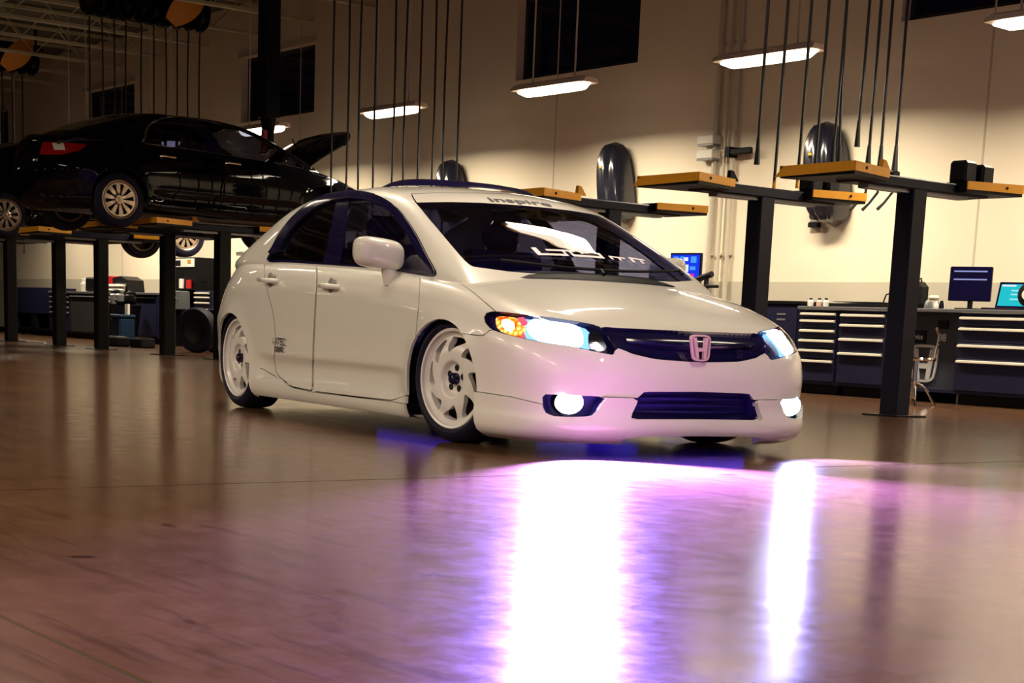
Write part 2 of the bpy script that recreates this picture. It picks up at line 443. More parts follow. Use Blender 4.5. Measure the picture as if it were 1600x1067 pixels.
def both(S):
    """join the half with its mirror image, welding along the centre line"""
    V, F = S; V = V.copy(); V[np.abs(V[:, 1]) < 1e-4, 1] = 0.0
    n = len(V); idx = {}; V2 = [v for v in V]
    for i in range(n):
        if V[i, 1] == 0.0: idx[i] = i
        else:
            w = V[i].copy(); w[1] *= -1; idx[i] = len(V2); V2.append(w)
    return np.array(V2), list(F) + [tuple(idx[i] for i in reversed(f)) for f in F]
def normals(S):
    V, F = S; N = np.zeros((len(V), 3))
    for f in F:
        p = V[list(f), :3]; n = np.zeros(3)
        for k in range(len(f)):
            a, b = p[k], p[(k+1) % len(f)]
            n += np.cross(a, b)
        for i in f: N[i] += n
    return N/np.maximum(np.linalg.norm(N, axis=1), 1e-12)[:, None]
def offset(S, d):
    V, F = S; W = V.copy(); W[:, :3] += normals(S)*d
    return W, F
def edge_wall(S, depth, N=None):
    """adds an inward turned lip of the given depth along every open edge"""
    V, F = S; N = normals(S) if N is None else N; cnt = {}
    for f in F:
        for k in range(len(f)):
            a, b = f[k], f[(k+1) % len(f)]; cnt[(a, b)] = cnt.get((a, b), 0)+1
    bd = [(a, b) for (a, b) in cnt if (b, a) not in cnt]
    mp = {}; V2 = [v[:3] for v in V]; F2 = list(F)
    for a, b in bd:
        for i in (a, b):
            if i not in mp: mp[i] = len(V2); V2.append(V[i, :3]-N[i]*depth)
        F2.append((b, a, mp[a], mp[b]))
    return np.array(V2), F2
def tab(x, pts):
    """smooth (monotone cubic) interpolation of a table"""
    p = sorted(pts); X = np.array([a for a, _ in p], float); Y = np.array([b for _, b in p], float)
    h = np.diff(X); dl = np.diff(Y)/h; m_ = np.zeros(len(X)); m_[0], m_[-1] = dl[0], dl[-1]
    for i in range(1, len(X)-1):
        if dl[i-1]*dl[i] > 0:
            w1, w2 = 2*h[i]+h[i-1], h[i]+2*h[i-1]; m_[i] = (w1+w2)/(w1/dl[i-1]+w2/dl[i])
    x = np.clip(np.asarray(x, float), X[0], X[-1]); i = np.clip(np.searchsorted(X, x)-1, 0, len(X)-2)
    t = (x-X[i])/h[i]
    return (2*t**3-3*t**2+1)*Y[i]+(t**3-2*t**2+t)*h[i]*m_[i]+(-2*t**3+3*t**2)*Y[i+1]+(t**3-t**2)*h[i]*m_[i+1]

# ---- sedan master surface: x forward from the front axle, y left, z up; the y<=0 half is built, then mirrored
ZB = 0.072
def ztop(x): return tab(x, [(0.90, 0.545), (0.72, 0.565), (0.6, 0.605), (0.4, 0.655), (0.2, 0.70), (0, 0.738), (-0.4, 0.785), (-1, 0.82), (-1.6, 0.845), (-2.5, 0.88), (-3.0, 0.905), (-3.4, 0.90), (-3.7, 0.88)])
def crown(x): return tab(x, [(0.9, 0.0), (0.72, 0.0), (0.5, 0.035), (0.2, 0.055), (-0.1, 0.066), (-0.6, 0.06), (-2.6, 0.04), (-3.2, 0.025), (-3.7, 0.02)])
ZETA = np.array([0, .02, .05, .09, .13, .15, .165, .18, .22, .27, .31, .335, .355, .375, .40, .45, .50, .55, .60, .65, .70, .75, .79, .83, .86, .89, .915, .935, .955, .97, .985, 1.0])
def xfront(z): return tab(z, [(0, .80), (.05, .842), (.12, .858), (.22, .852), (.3, .845), (.54, .845), (.71, .832), (.83, .812), (.92, .785), (.97, .755), (1, .705)])
def xrear(z): return tab(z, [(0, -3.30), (.1, -3.44), (.3, -3.50), (.5, -3.52), (.7, -3.49), (.85, -3.47), (.95, -3.46), (1, -3.42)])
def width(z): return tab(z, [(0, .80), (.03, .842), (.07, .862), (.15, .868), (.22, .862), (.35, .868), (.42, .870), (.55, .876), (.66, .874), (.75, .868), (.82, .858), (.88, .845), (.92, .83), (.955, .81), (.98, .785), (1, .755)])
def plan(z, n=170):
    xf, xr, w = float(xfront(z)), float(xrear(z)), float(width(z)); xm = -1.3
    th = np.linspace(0, np.pi/2, 900); nf = 12 - 3.0*max(0, z-0.75)/0.25; mf = 3.2
    s = np.cos(th); fx = xm+(xf-xm)*np.sign(s)*np.abs(s)**(2/nf); fy = -w*np.sin(th)**(2/mf)
    nr, mr = 7.0-3.2*max(0, z-0.55)/0.45, 2.6
    rx = xm+(xr-xm)*np.sin(th)**(2/nr); ry = -w*np.abs(np.cos(th))**(2/mr)
    X = np.concatenate([fx, rx[1:]]); Y = np.concatenate([fy, ry[1:]])
    d = np.concatenate([[0], np.cumsum(np.hypot(np.diff(X), np.diff(Y)))]); t = np.linspace(0, d[-1], n)
    return np.interp(t, d, X), np.interp(t, d, Y)
ARCHES = [(0.0, 0.262, 0.338, 0.312), (-2.69, 0.262, 0.325, 0.306)]
def side_detail(x, y, z):
    """skirt recess between the wheels, ledge on the doors, arch lips"""
    side = np.clip((np.abs(y)-0.70)/0.1, 0, 1)
    mask = side/(1+np.exp(-(x+2.22)/0.03))/(1+np.exp((x+0.42)/0.03))
    rec = tab(z, [(0.0, 0), (.185, 0), (.205, -.024), (.30, -.022), (.335, .0), (.36, .004), (.40, 0), (1, 0)])
    d = mask*rec
    for cx, cz, rx, rz in ARCHES:
        r = np.hypot((x-cx)/rx, (z-cz)/rz); d = d + side*0.010*np.exp(-((r-1.0)/0.10)**2)
    crease = tab(x, [(-3.2, .72), (-2.2, .715), (-1.2, .695), (-.6, .655), (-.1, .60), (.4, .58)])
    d = d + side*0.006*np.exp(-((z-crease)/0.022)**2)*(x > -3.3)*np.clip((0.2-x)/0.4, 0, 1)
    return d
def lower_half():
    rows = []
    for zt in ZETA:
        X, Y = plan(zt); Z = ZB+zt*(ztop(X)-ZB)
        Y = Y-side_detail(X, Y, Z)*np.clip(np.abs(Y)/0.3, 0, 1)
        rows.append(np.stack([X, Y, Z], -1))
    rim = rows[-1]; K = 16; o = np.argsort(rim[:, 0]); rx, ry = rim[o, 0], np.abs(rim[o, 1])
    for k in range(1, K+1):
        r = 1-k/K; sx = np.clip(rim[:, 0], -3.15, 0.40)
        X = sx+(rim[:, 0]-sx)*r; Y = rim[:, 1]*r
        yr = np.maximum(np.interp(X, rx, ry), 0.05)
        Z = ztop(X)+crown(X)*(1-np.minimum(np.abs(Y)/yr, 1)**2.2)
        rows.append(np.stack([X, Y, Z], -1))
    n = rows[0].shape[0]; V = np.concatenate(rows)
    F = [(i*n+j, i*n+j+1, (i+1)*n+j+1, (i+1)*n+j) for i in range(len(rows)-1) for j in range(n-1)]
    return V, [tuple(reversed(f)) for f in F]
GH = [(0.12, .73, .64, .70, .66, .735), (0.02, .745, .70, .705, .735, .80), (-.1, .765, .735, .70, .815, .872), (-.3, .778, .765, .682, .918, .975), (-.6, .778, .785, .648, 1.058, 1.122),
      (-.85, .778, .80, .62, 1.160, 1.226), (-1.1, .778, .812, .603, 1.222, 1.272), (-1.5, .778, .828, .592, 1.256, 1.300), (-2.0, .773, .848, .592, 1.250, 1.297),
      (-2.4, .763, .865, .596, 1.190, 1.255), (-2.8, .735, .878, .600, 1.062, 1.14), (-3.1, .67, .885, .570, .955, 1.01), (-3.32, .56, .85, .48, .855, .89)]
GX = [r[0] for r in GH]
def gtab(x, k): return tab(x, [(r[0], r[k]) for r in GH])
def cab_top(x, y):
    zc, ze, ye = gtab(x, 5), gtab(x, 4), gtab(x, 3)
    return zc-(zc-ze)*np.minimum(np.abs(y)/ye, 1)**2.3
def cabin_half():
    xs_ = np.concatenate([np.linspace(0.12, -0.9, 44), np.linspace(-0.94, -3.32, 62)]); rows = []
    for x in xs_:
        yb, zb, ye, ze, zc = [float(gtab(x, k)) for k in (1, 2, 3, 4, 5)]
        P = [(-(yb-0.012), zb-0.07, -0.3), (-(yb+0.006), zb-0.025, -0.15)]
        for t in np.linspace(0, 1, 15): P.append((-(yb+(ye-yb)*t+0.016*math.sin(math.pi*t)), zb+(ze-zb)*t, t))
        for t in np.linspace(0, 1, 19)[1:]: P.append((-ye*(1-t), zc-(zc-ze)*(1-t)**2.3, 1+t))
        P = np.array(P)
        for _ in range(5):
            Q = P.copy(); Q[1:-1, :2] = 0.5*P[1:-1, :2]+0.25*(P[:-2, :2]+P[2:, :2]); Q[:4] = P[:4]; P = Q
        P[-1, 0] = 0; P[-1, 1] = max(P[-1, 1], P[-2, 1])
        rows.append(np.stack([np.full(len(P), x), P[:, 0], P[:, 1], P[:, 2]], -1))
    n = rows[0].shape[0]; V = np.concatenate(rows)
    return V, [(i*n+j, i*n+j+1, (i+1)*n+j+1, (i+1)*n+j) for i in range(len(rows)-1) for j in range(n-1)]
def flip_out(S):
    V, F = S; N = normals(S); c = np.array([-1.35, 0, 0.3])
    if ((V[:, :3]-c)*N).sum() < 0: F = [tuple(reversed(f)) for f in F]
    return V, F
LOW = flip_out(lower_half()); CABS = flip_out(cabin_half())

GAP = 0.75
def px(S): return car_photo(S[0][:, :3])
def take(S, poly, gap=0.0):
    """split by a polygon drawn on the photograph's view of the car's right half: (inside, outside)"""
    g = sdf(px(S), poly)
    return clip(S, g-gap), clip(S, -g-gap)

PIECE = {}
# wheel openings and underside
g = np.minimum.reduce([(np.hypot((LOW[0][:, 0]-cx)/rx, np.maximum(LOW[0][:, 2]-cz, 0)/rz)-1)*rx + 10.0*(np.abs(LOW[0][:, 1]) < 0.45) for cx, cz, rx, rz in ARCHES])
S = clip(LOW, g)
# the cabin floor stays open
cut = sdf(S[0][:, :2], [(-0.22, -0.69), (-2.75, -0.68), (-2.75, 0.3), (-0.22, 0.3)])
cut = np.where(S[0][:, 2] > 0.74, cut, -1.0)
S = clip(S, -cut)
HEAD = spline([(758, 491), (771, 486.5), (812, 490.5), (867, 497), (916, 505), (938, 511), (951, 529), (962, 553), (930, 549), (902, 543), (850, 535), (799, 524), (768, 514), (757.5, 502)], 4)
GRILLE = [(938, 510), (970, 512.5), (1005, 514), (1074, 517.5), (1130, 519), (1250, 521), (1250, 568), (1091, 566), (1057, 564), (1022, 561), (988, 553), (966, 543), (962, 552), (952, 529)]
INTAKE = [(1004, 613), (1012, 612), (1300, 612), (1300, 655), (986, 655), (988, 645), (996, 622)]
FOGH = spline([(847, 620), (852, 616), (868, 616.5), (905, 618), (944, 621), (936, 634), (927, 649), (900, 652), (864, 651), (854, 646), (848, 634)], 3)
PIECE['headlight'], S = take(S, HEAD, 0.4)
PIECE['grille'], S = take(S, GRILLE, 0.0)
PIECE['intake'], S = take(S, INTAKE, 0.0)
PIECE['fog'], S = take(S, FOGH, 0.0)
LIPP = [(690, 604), (752, 612.5), (800, 620), (850, 632), (905, 634), (944, 620), (996, 622), (981, 656), (1300, 656), (1300, 760), (690, 760)]
PIECE['lip'], S = take(S, LIPP, 0.4)
_, PIECE['lip'] = take(PIECE['lip'], [(966, 690), (975, 681), (1000, 678.5), (1300, 676), (1300, 760), (960, 760)])
BUMP = [(690, 519), (731, 522), (755, 525), (765, 516), (800, 512), (900, 524), (962, 530), (1300, 535), (1300, 800), (690, 800)]
PIECE['bumper'], S = take(S, BUMP, GAP)
COWL = [(700, 398), (722, 410), (740, 415), (800, 421), (900, 427), (1000, 432), (1300, 445), (1300, 380), (700, 380)]
HOOD = [(800, 508), (775, 487), (740, 457), (712, 437), (703, 427), (712, 412), (730, 418), (760, 423), (800, 427), (900, 433), (1000, 438), (1300, 452), (1300, 540), (950, 540), (900, 520)]
PIECE['hood'], S = take(S, HOOD, GAP)
FDOOR = [(497, 380), (494, 470), (490.5, 540), (489, 611), (560, 620), (612, 625.5), (640, 616), (643, 575), (649, 530), (654, 480), (656, 440), (655, 380)]
RDOOR = [(495.5, 380), (418, 380), (412, 425), (418, 455), (427, 490), (431, 530), (428, 560), (432, 585), (456, 604), (487.5, 610.5), (489, 540), (492.5, 470)]
SKIRT = [(405, 573), (431, 588), (456, 605), (490, 612.5), (560, 621), (612, 627), (645, 633), (680, 640), (680, 720), (405, 680)]
def side_only(S, poly, gap):
    g = sdf(px(S), poly); m_ = (np.abs(S[0][:, 1]) - 0.72)*300
    return clip(S, np.minimum(g-gap, m_)), clip(S, np.maximum(-g-gap, -m_))
PIECE['skirt'], S = side_only(S, SKIRT, 0.4)
PIECE['front_door'], S = side_only(S, FDOOR, GAP)
PIECE['rear_door'], S = side_only(S, RDOOR, GAP)
# fender: what remains ahead of the front door
gx = S[0][:, 0]+0.50
PIECE['fender'] = clip(S, gx-0.002); S = clip(S, -gx-0.002)
# tail lamp on the rear corner
gt = sdf(np.stack([S[0][:, 0], S[0][:, 2]], -1), [(-3.02, .80), (-3.9, .83), (-3.9, .66), (-3.30, .66), (-3.12, .72)])
gt = np.minimum(gt, (np.abs(S[0][:, 1])-0.36)); gt = np.where(S[0][:, 0] < -2.8, gt, -1.0)
PIECE['tail_lamp'] = clip(S, gt-0.003); S = clip(S, -gt-0.003)
PIECE['quarter'] = S
# cabin
DLO = spline([(678, 431.5), (681, 424), (668, 400), (650, 365), (626, 331), (602, 312), (575, 303), (546, 300.5), (520, 303.5), (490, 316), (461, 339), (440, 365), (428, 387), (417.5, 407.5), (450, 409.5), (520, 414), (600, 420.5), (660, 430)], 4)
WSCR = spline([(640, 303), (655, 322), (672, 352), (691, 381), (709, 402), (724, 411.5)], 5, False).tolist() + [(740, 416), (800, 424), (900, 431), (1000, 436), (1300, 450), (1300, 318), (880, 310), (850, 306.5), (800, 303.5), (745, 302), (690, 301.5)]
C = CABS
gp = px(C); t = C[0][:, 3]
gd = np.where(t < 1.02, sdf(gp, DLO), -5.0)
PIECE['side_glass'] = clip(C, gd); C = clip(C, -gd-0.6)
gp = px(C); t = C[0][:, 3]
gw = np.where((C[0][:, 0] > -1.35) & (t > 1.0), sdf(gp, WSCR), -5.0)
PIECE['windscreen'] = clip(C, gw-0.5); C = clip(C, -gw-0.8)
gr = sdf(C[0][:, :2], [(-2.30, -0.55), (-2.6, -0.575), (-3.12, -0.60), (-3.16, 0.3), (-2.26, 0.3)]); gr = np.where((C[0][:, 3] > 1.02), gr, -1.0)
PIECE['rear_glass'] = clip(C, gr); C = clip(C, -gr-0.002)
PIECE['cabin_frame'] = C
for k_ in ('side_glass', 'windscreen', 'rear_glass', 'cabin_frame'):
    PIECE[k_] = (PIECE[k_][0][:, :3], PIECE[k_][1])
# black inner lining behind the panel gaps
LIN = offset(LOW, -0.022)
gl = np.minimum.reduce([(np.hypot((LIN[0][:, 0]-cx)/rx, np.maximum(LIN[0][:, 2]-cz, 0)/rz)-1.03)*rx for cx, cz, rx, rz in ARCHES])
gc = sdf(LIN[0][:, :2], [(-0.20, -0.69), (-2.75, -0.68), (-2.75, 0.3), (-0.20, 0.3)]); gc = np.where(LIN[0][:, 2] > 0.70, gc, -1.0)
gi = np.maximum.reduce([sdf(px(LOW), P_) for P_ in (HEAD, INTAKE, FOGH)])
PIECE['lining'] = clip(LIN, np.minimum.reduce([gl*100, -gc*100, -gi-1.0]))

# ================================================================= lettering
def text_mesh(s, size=1.0, bold=0.0):
    cu = bpy.data.curves.new('lettering', 'FONT'); cu.body = s; cu.size = size; cu.align_x = 'CENTER'; cu.align_y = 'CENTER'
    cu.resolution_u = 3; cu.offset = bold
    ob = bpy.data.objects.new('lettering', cu); col.objects.link(ob)
    bpy.context.view_layer.update()
    me = bpy.data.meshes.new_from_object(ob.evaluated_get(bpy.context.evaluated_depsgraph_get()))
    V = np.array([v.co[:] for v in me.vertices]); F = [tuple(p.vertices) for p in me.polygons]
    bpy.data.objects.remove(ob); bpy.data.meshes.remove(me); bpy.data.curves.remove(cu)
    return V, F
def lettering(name, s, size, mapper, mt, parent, bold=0.0):
    V, F = text_mesh(s, size, bold)
    return mesh_obj(name, [mapper(v[0], v[1]) for v in V], F, mt, parent)

# ================================================================= wheels (outer face looks towards -y)
def blade_slots(n, r0, r1, a_in, a_out, skew):
    out = []
    for k in range(n):
        t0 = 2*math.pi*k/n
        def P(r, a): return (r*math.cos(t0+a), r*math.sin(t0+a))
        out.append(spline([P(r0, skew), P(r0+0.3*(r1-r0), skew*0.4-a_in), P(r1-0.01, -a_out), P(r1, -a_out*0.5), P(r1, a_out*0.6), P(r1-0.012, a_out*0.8), P(r0+0.5*(r1-r0), skew*0.7+a_in)], 4))
    return out
def spoke_slots(n, r0, r1, a0, a1):
    out = []
    for k in range(n):
        t0 = 2*math.pi*(k+0.5)/n
        def P(r, a): return (r*math.cos(t0+a), r*math.sin(t0+a))
        out.append([P(r0, -a0), P((r0+r1)/2, -(a0+a1)/2), P(r1, -a1), P(r1+.003, 0), P(r1, a1), P((r0+r1)/2, (a0+a1)/2), P(r0, a0), P(r0-.006, 0)])
    return out
def make_wheel(name, R, rr, wid, slots, prof, metal, caps='sawblade'):
    w = bpy.data.objects.new(name, None); col.objects.link(w); w.empty_display_size = 0.1
    t = [(rr-0.004, 0.012), (rr+0.006, -0.002), (rr+0.02, -0.012), (R-0.035, -0.008), (R-0.014, 0.008), (R-0.003, 0.03), (R, 0.06), (R, wid-0.05), (R-0.006, wid-0.02), (R-0.03, wid), (rr+0.02, wid), (rr-0.004, wid-0.02)]
    MB().lathe(t, n=72).build('tyre', rubber, w, True)
    # lip and barrel
    b = [(rr, 0.008), (rr+0.003, -0.001), (rr-0.002, -0.005), (rr-0.010, -0.002), (rr-0.014, 0.012), (rr-0.024, 0.020), (rr-0.030, 0.024), (rr-0.034, 0.05), (rr-0.034, wid-0.02), (rr-0.002, wid-0.01)]
    MB().lathe(b, n=72).build('rim_lip', metal, w, True)
    # pierced disc
    nr, nt = 26, 192; rs = np.linspace(0.028, rr-0.029, nr); V = []
    for r in rs:
        y = float(tab(r/(rr-0.029), prof))
        for j in range(nt):
            a = 2*math.pi*j/nt; V.append((r*math.cos(a), y, r*math.sin(a)))
    F = [(i*nt+j, i*nt+(j+1) % nt, (i+1)*nt+(j+1) % nt, (i+1)*nt+j) for i in range(nr-1) for j in range(nt)]
    S_ = (np.array(V), F)
    if normals(S_)[5][1] > 0: S_ = (S_[0], [tuple(reversed(f)) for f in F])
    g_ = np.full(len(V), -1.0)
    for s_ in slots: g_ = np.maximum(g_, sdf(S_[0][:, [0, 2]], s_))
    S_ = edge_wall(clip(S_, -g_), 0.030)
    mesh_obj('wheel_disc', *S_, metal, w, True, sharp=40)
    MB().lathe([(0.0, 0.075), (rr-0.034, 0.075)], n=48).build('brake_backing', black_plastic, w)
    c = MB().lathe([(0.0, -0.002), (0.022, 0.0), (0.028, 0.006), (0.029, 0.04)], n=24); cap = c.build('centre_cap', black_gloss if caps == 'sawblade' else metal, w, True)
    if caps == 'sawblade':
        MB().lathe([(0.0, 0.0), (0.005, -0.002), (0.008, 0.004)], center=(0.010, -0.004, 0.010), n=10).build('cap_glint', chrome, cap)
    for k in range(5):
        a = 2*math.pi*k/5+math.pi/2; rl = 0.052
        p = np.array([rl*math.cos(a), 0, rl*math.sin(a)]); y0 = float(tab(rl/(rr-0.029), prof))
        MB().cyl((p[0], y0-0.002, p[2]), (p[0], y0+0.02, p[2]), 0.016 if caps == 'sawblade' else 0.009, n=12).build('lug_disc', black_plastic, w, True)  # black discs draw the shaded lug pockets; small nuts on plain wheels
    return w
RIM = 0.232
PROF_SAW = [(0.0, 0.030), (0.32, 0.030), (0.36, 0.022), (0.40, 0.006), (0.44, 0.002), (0.60, 0.000), (0.72, 0.004), (0.85, 0.014), (0.93, 0.022), (1.0, 0.024)]
PROF_SPK = [(0.0, 0.006), (0.25, 0.004), (0.4, 0.012), (0.7, 0.010), (1.0, 0.012)]
def place_wheel(w, parent, x, y, z, side, rot=0.0, steer=0.0, camber=0.0):
    w.parent = parent; w.location = (x, y, z)
    w.rotation_mode = 'XYZ'
    w.rotation_euler = Matrix.Rotation((0 if side < 0 else math.pi)+steer, 3, 'Z').to_euler() if not (rot or camber) else (Matrix.Rotation((0 if side < 0 else math.pi)+steer, 3, 'Z') @ Matrix.Rotation(camber, 3, 'X') @ Matrix.Rotation(rot, 3, 'Y')).to_euler()

# ================================================================= the white sedan
def skin(name, S_, mt, parent, wall=0.014, sharp=40):
    if wall: S_ = edge_wall(S_, wall)
    return mesh_obj(name, S_[0][:, :3], S_[1], mt, parent, True, sharp=sharp)
def pair(name, S_, mt, parents, wall=0.014):
    a = skin(name, S_, mt, parents[0], wall); b = skin(name, mirror(S_), mt, parents[1], wall)
    return a, b

car = empty('sedan', tuple(CAR_LOC), CAR_RZ, 'lowered white sedan with lit headlights and fog lights standing on the polished floor', 'car')
PC = PIECE
skin('body_lining', both(PC['lining']), black_plastic, car, 0)
# floor pan and wheel housings
m_ = MB().box(-3.25, 0.70, -0.55, 0.55, 0.105, 0.135); m_.box(-2.30, -0.40, -0.80, 0.80, 0.105, 0.135); m_.build('floor_pan', black_plastic, car)
for cx, cz, rx, rz in ARCHES:
    for s in (-1, 1):
        V = []; F = []; n = 20
        for j in range(n+1):
            a = math.radians(-8+196*j/n)
            for (yy, kk) in ((0.845 if cx > -1 else 0.80, 1.0), (0.56, 1.0), (0.55, 0.0)):
                V.append((cx+kk*(rx+0.004)*math.cos(a), s*yy, cz+kk*(rz+0.004)*math.sin(a)))
        for j in range(n):
            for i in range(2): F.append((j*3+i, (j+1)*3+i, (j+1)*3+i+1, j*3+i+1))
        mesh_obj('wheel_housing', V, F, black_plastic, car, True)
skin('hood', both(PC['hood']), paint, car)
skin('front_bumper', both(PC['bumper']), paint, car)
lip = skin('front_lip', edge_wall(offset(both(PC['lip']), 0.018), 0.03), paint, car, 0)
skin('lip_underside', offset(both((LOW[0], [f for f in LOW[1] if (LOW[0][list(f), 2] < 0.12).all() and (LOW[0][list(f), 0] > 0.45).all()])), -0.03), navy_plastic, car, 0)
pair('fender', PC['fender'], paint, (car, car))
sk_ = offset(PC['skirt'], 0.008); sk_ = clip(sk_, np.minimum(-0.337-sk_[0][:, 0], sk_[0][:, 0]+2.372)); sk_ = clip(sk_, sk_[0][:, 2]-0.096)
pair('side_skirt', edge_wall(sk_, 0.012), paint, (car, car), 0)
fd = pair('front_door', PC['front_door'], paint, (car, car))
rd = pair('rear_door', PC['rear_door'], paint, (car, car))
skin('rear_body', both(PC['quarter']), paint, car)
pair('tail_lamp', PC['tail_lamp'], tail_red, (car, car))
skin('roof_and_pillars', both(PC['cabin_frame']), paint, car)
# glass
ws = skin('windscreen', offset(both(PC['windscreen']), -0.004), glass_screen, car, 0)
skin('rear_screen', offset(both(PC['rear_glass']), -0.004), glass_tint, car, 0)
sg = PC['side_glass']; sp = px(sg)
PILL = [(530, 296), (549, 296), (529, 420), (503, 420)]
pil, sg2 = take(sg, PILL)
fg = clip(sg2, sp[:, 0]*0+1) if False else None
gpx = px(sg2); cutx = gpx[:, 0]-522
front_g, rear_g = clip(sg2, cutx), clip(sg2, -cutx)
for i in (0, 1):
    f = (lambda q: q) if i == 0 else mirror
    mesh_obj('window_glass', *f(offset(front_g, -0.006)), glass_front, fd[i], True)
    mesh_obj('window_glass', *f(offset(rear_g, -0.006)), glass_tint, rd[i], True)
    skin('pillar_trim', f(offset(pil, 0.001)), black_gloss, car, 0.01)
TOPL = [(681, 424), (668, 400), (650, 365), (626, 331), (602, 312), (575, 303), (546, 300.5), (520, 303.5), (490, 316), (461, 339), (440, 365), (428, 387)]
gv = 11-polydist(px(sg), TOPL)
vis = clip(sg, gv)
gline = 3.2-np.abs(sdf(px(sg), DLO))
trim = clip(sg, gline)
for i in (0, 1):
    f = (lambda q: q) if i == 0 else mirror
    skin('window_visor', f(offset(vis, 0.016)), black_gloss, car, 0.012)
    skin('window_seal', f(offset(trim, 0.002)), black_gloss, car, 0)
# windscreen banner and lettering
ban = clip(PC['windscreen'], sdf(px(PC['windscreen']), [(630, 290), (1000, 290), (1000, 350), (943, 343), (889, 331), (841, 323.5), (790, 319.5), (746, 317), (700, 316), (640, 317)]))
banner = skin('windscreen_banner', offset(both(ban), 0.0015), paint, ws, 0)
banner['label'] = 'white banner strip with grey lettering across the windscreen top'
def on_screen(x, y, d=0.004):
    e = 0.01
    p = np.array([x, y, float(cab_top(x, y))]); dx = np.array([e, 0, float(cab_top(x+e, y))-p[2]]); dy = np.array([0, e, float(cab_top(x, y+e))-p[2]])
    n = np.cross(dx, dy); n /= np.linalg.norm(n)
    return p+n*d
grey_ink = mat('grey_decal', (0.06, 0.055, 0.07), 0.5)
white_ink = mat('pale_decal', (0.80, 0.72, 0.78), 0.5)
lettering('banner_lettering', 'inspire', 0.105, lambda u, v: tuple(on_screen(-0.765-v*0.80, -0.015+u*1.35)), grey_ink, banner, 0.0022)
# blocky pale decal low on the glass
dec = MB()
def decal_bar(u0, u1, v0, v1):
    V = [tuple(on_screen(-0.155-v, u, 0.006)) for v in (v0, v1) for u in np.linspace(u0, u1, 4)]
    dec.add(V, [(i, i+1, i+5, i+4) for i in range(3)])
for b in ((-.265, -.235, 0, .075), (-.265, -.10, 0, .018), (-.19, -.02, .045, .062), (-.10, -.085, 0, .06), (-.06, .13, 0, .02), (-.06, -.045, 0, .05), (.005, .02, .03, .062), (.11, .13, 0, .055), (.17, .185, 0, .035), (.17, .27, .022, .035), (.22, .235, 0, .03),
          (.30, .32, 0, .05), (.30, .40, .035, .05), (.36, .375, 0, .03)):
    decal_bar(*b)
dec.build('screen_decal', white_ink, ws)
# cowl and wipers
cw = MB(); xs_ = np.linspace(-0.60, 0.60, 25); V = []
for yy in xs_:
    xc_ = 0.045-0.17*(abs(yy)/0.66)**2.4
    for dx, dz in ((0.035, 0.004), (0.0, 0.012), (-0.05, 0.020)):
        zz = float(ztop(xc_+dx)+crown(xc_+dx)*(1-min(abs(yy)/0.75, 1)**2.2))
        V.append((xc_+dx, yy, zz+dz))
cw.add(V, [(i*3+j, (i+1)*3+j, (i+1)*3+j+1, i*3+j+1) for i in range(24) for j in range(2)])
cw.build('cowl_panel', black_plastic, car, True)
for y0, y1 in ((-0.50, 0.02), (0.02, 0.58)):
    pts = [on_screen(0.0-0.15*(abs(yy)/0.66)**2.2-0.03, yy, 0.014) for yy in np.linspace(y0, y1, 9)]
    wp = MB().tube(pts, 0.008, 6).build('wiper', black_plastic, car, True)
    MB().cyl(tuple(pts[-1]+[0.03, 0, -0.02]), tuple(pts[-1]), 0.010, n=8).build('wiper_pivot', black_plastic, wp)

# ---- lamps
def emis(name, color, strength):
    mt = bpy.data.materials.new(name); mt.use_nodes = True; nt = mt.node_tree; nt.nodes.clear()
    o = nt.nodes.new('ShaderNodeOutputMaterial'); e = nt.nodes.new('ShaderNodeEmission')
    e.inputs[0].default_value = (*color, 1); e.inputs[1].default_value = strength; nt.links.new(e.outputs[0], o.inputs[0]); MATS[name] = mt
    return mt
head_emit = emis('headlamp_light', (0.80, 0.92, 1.0), 9.0)
halo_emit = emis('headlamp_blue_halo', (0.20, 0.45, 1.0), 2.2)  # halo around the lit bowl, drawn as a weaker glowing patch
amber_emit = emis('amber_signal_light', (1.0, 0.32, 0.02), 2.6)
amber_hot = emis('amber_filament_light', (1.0, 0.75, 0.25), 7.0)
_nt = amber_emit.node_tree; _tc = _nt.nodes.new('ShaderNodeTexCoord'); _vo = _nt.nodes.new('ShaderNodeTexVoronoi'); _vo.inputs['Scale'].default_value = 38
_rp = _nt.nodes.new('ShaderNodeValToRGB'); _e = _rp.color_ramp.elements; _e[0].color = (1.0, 0.75, 0.25, 1); _e[0].position = 0.15; _e[1].color = (0.8, 0.03, 0.01, 1); _e[1].position = 0.75; _q = _e.new(0.42); _q.color = (1.0, 0.30, 0.02, 1)
_nt.links.new(_tc.outputs['Object'], _vo.inputs['Vector']); _nt.links.new(_vo.outputs['Distance'], _rp.inputs[0]); _nt.links.new(_rp.outputs[0], _nt.nodes['Emission'].inputs[0])
pink_emit = emis('marker_pink_light', (1.0, 0.10, 0.16), 1.5)
fog_r = emis('fog_lamp_violet_light', (0.86, 0.72, 1.0), 22.0)
fog_l = emis('fog_lamp_cyan_light', (0.70, 0.95, 1.0), 8.0)
hl = PC['headlight']
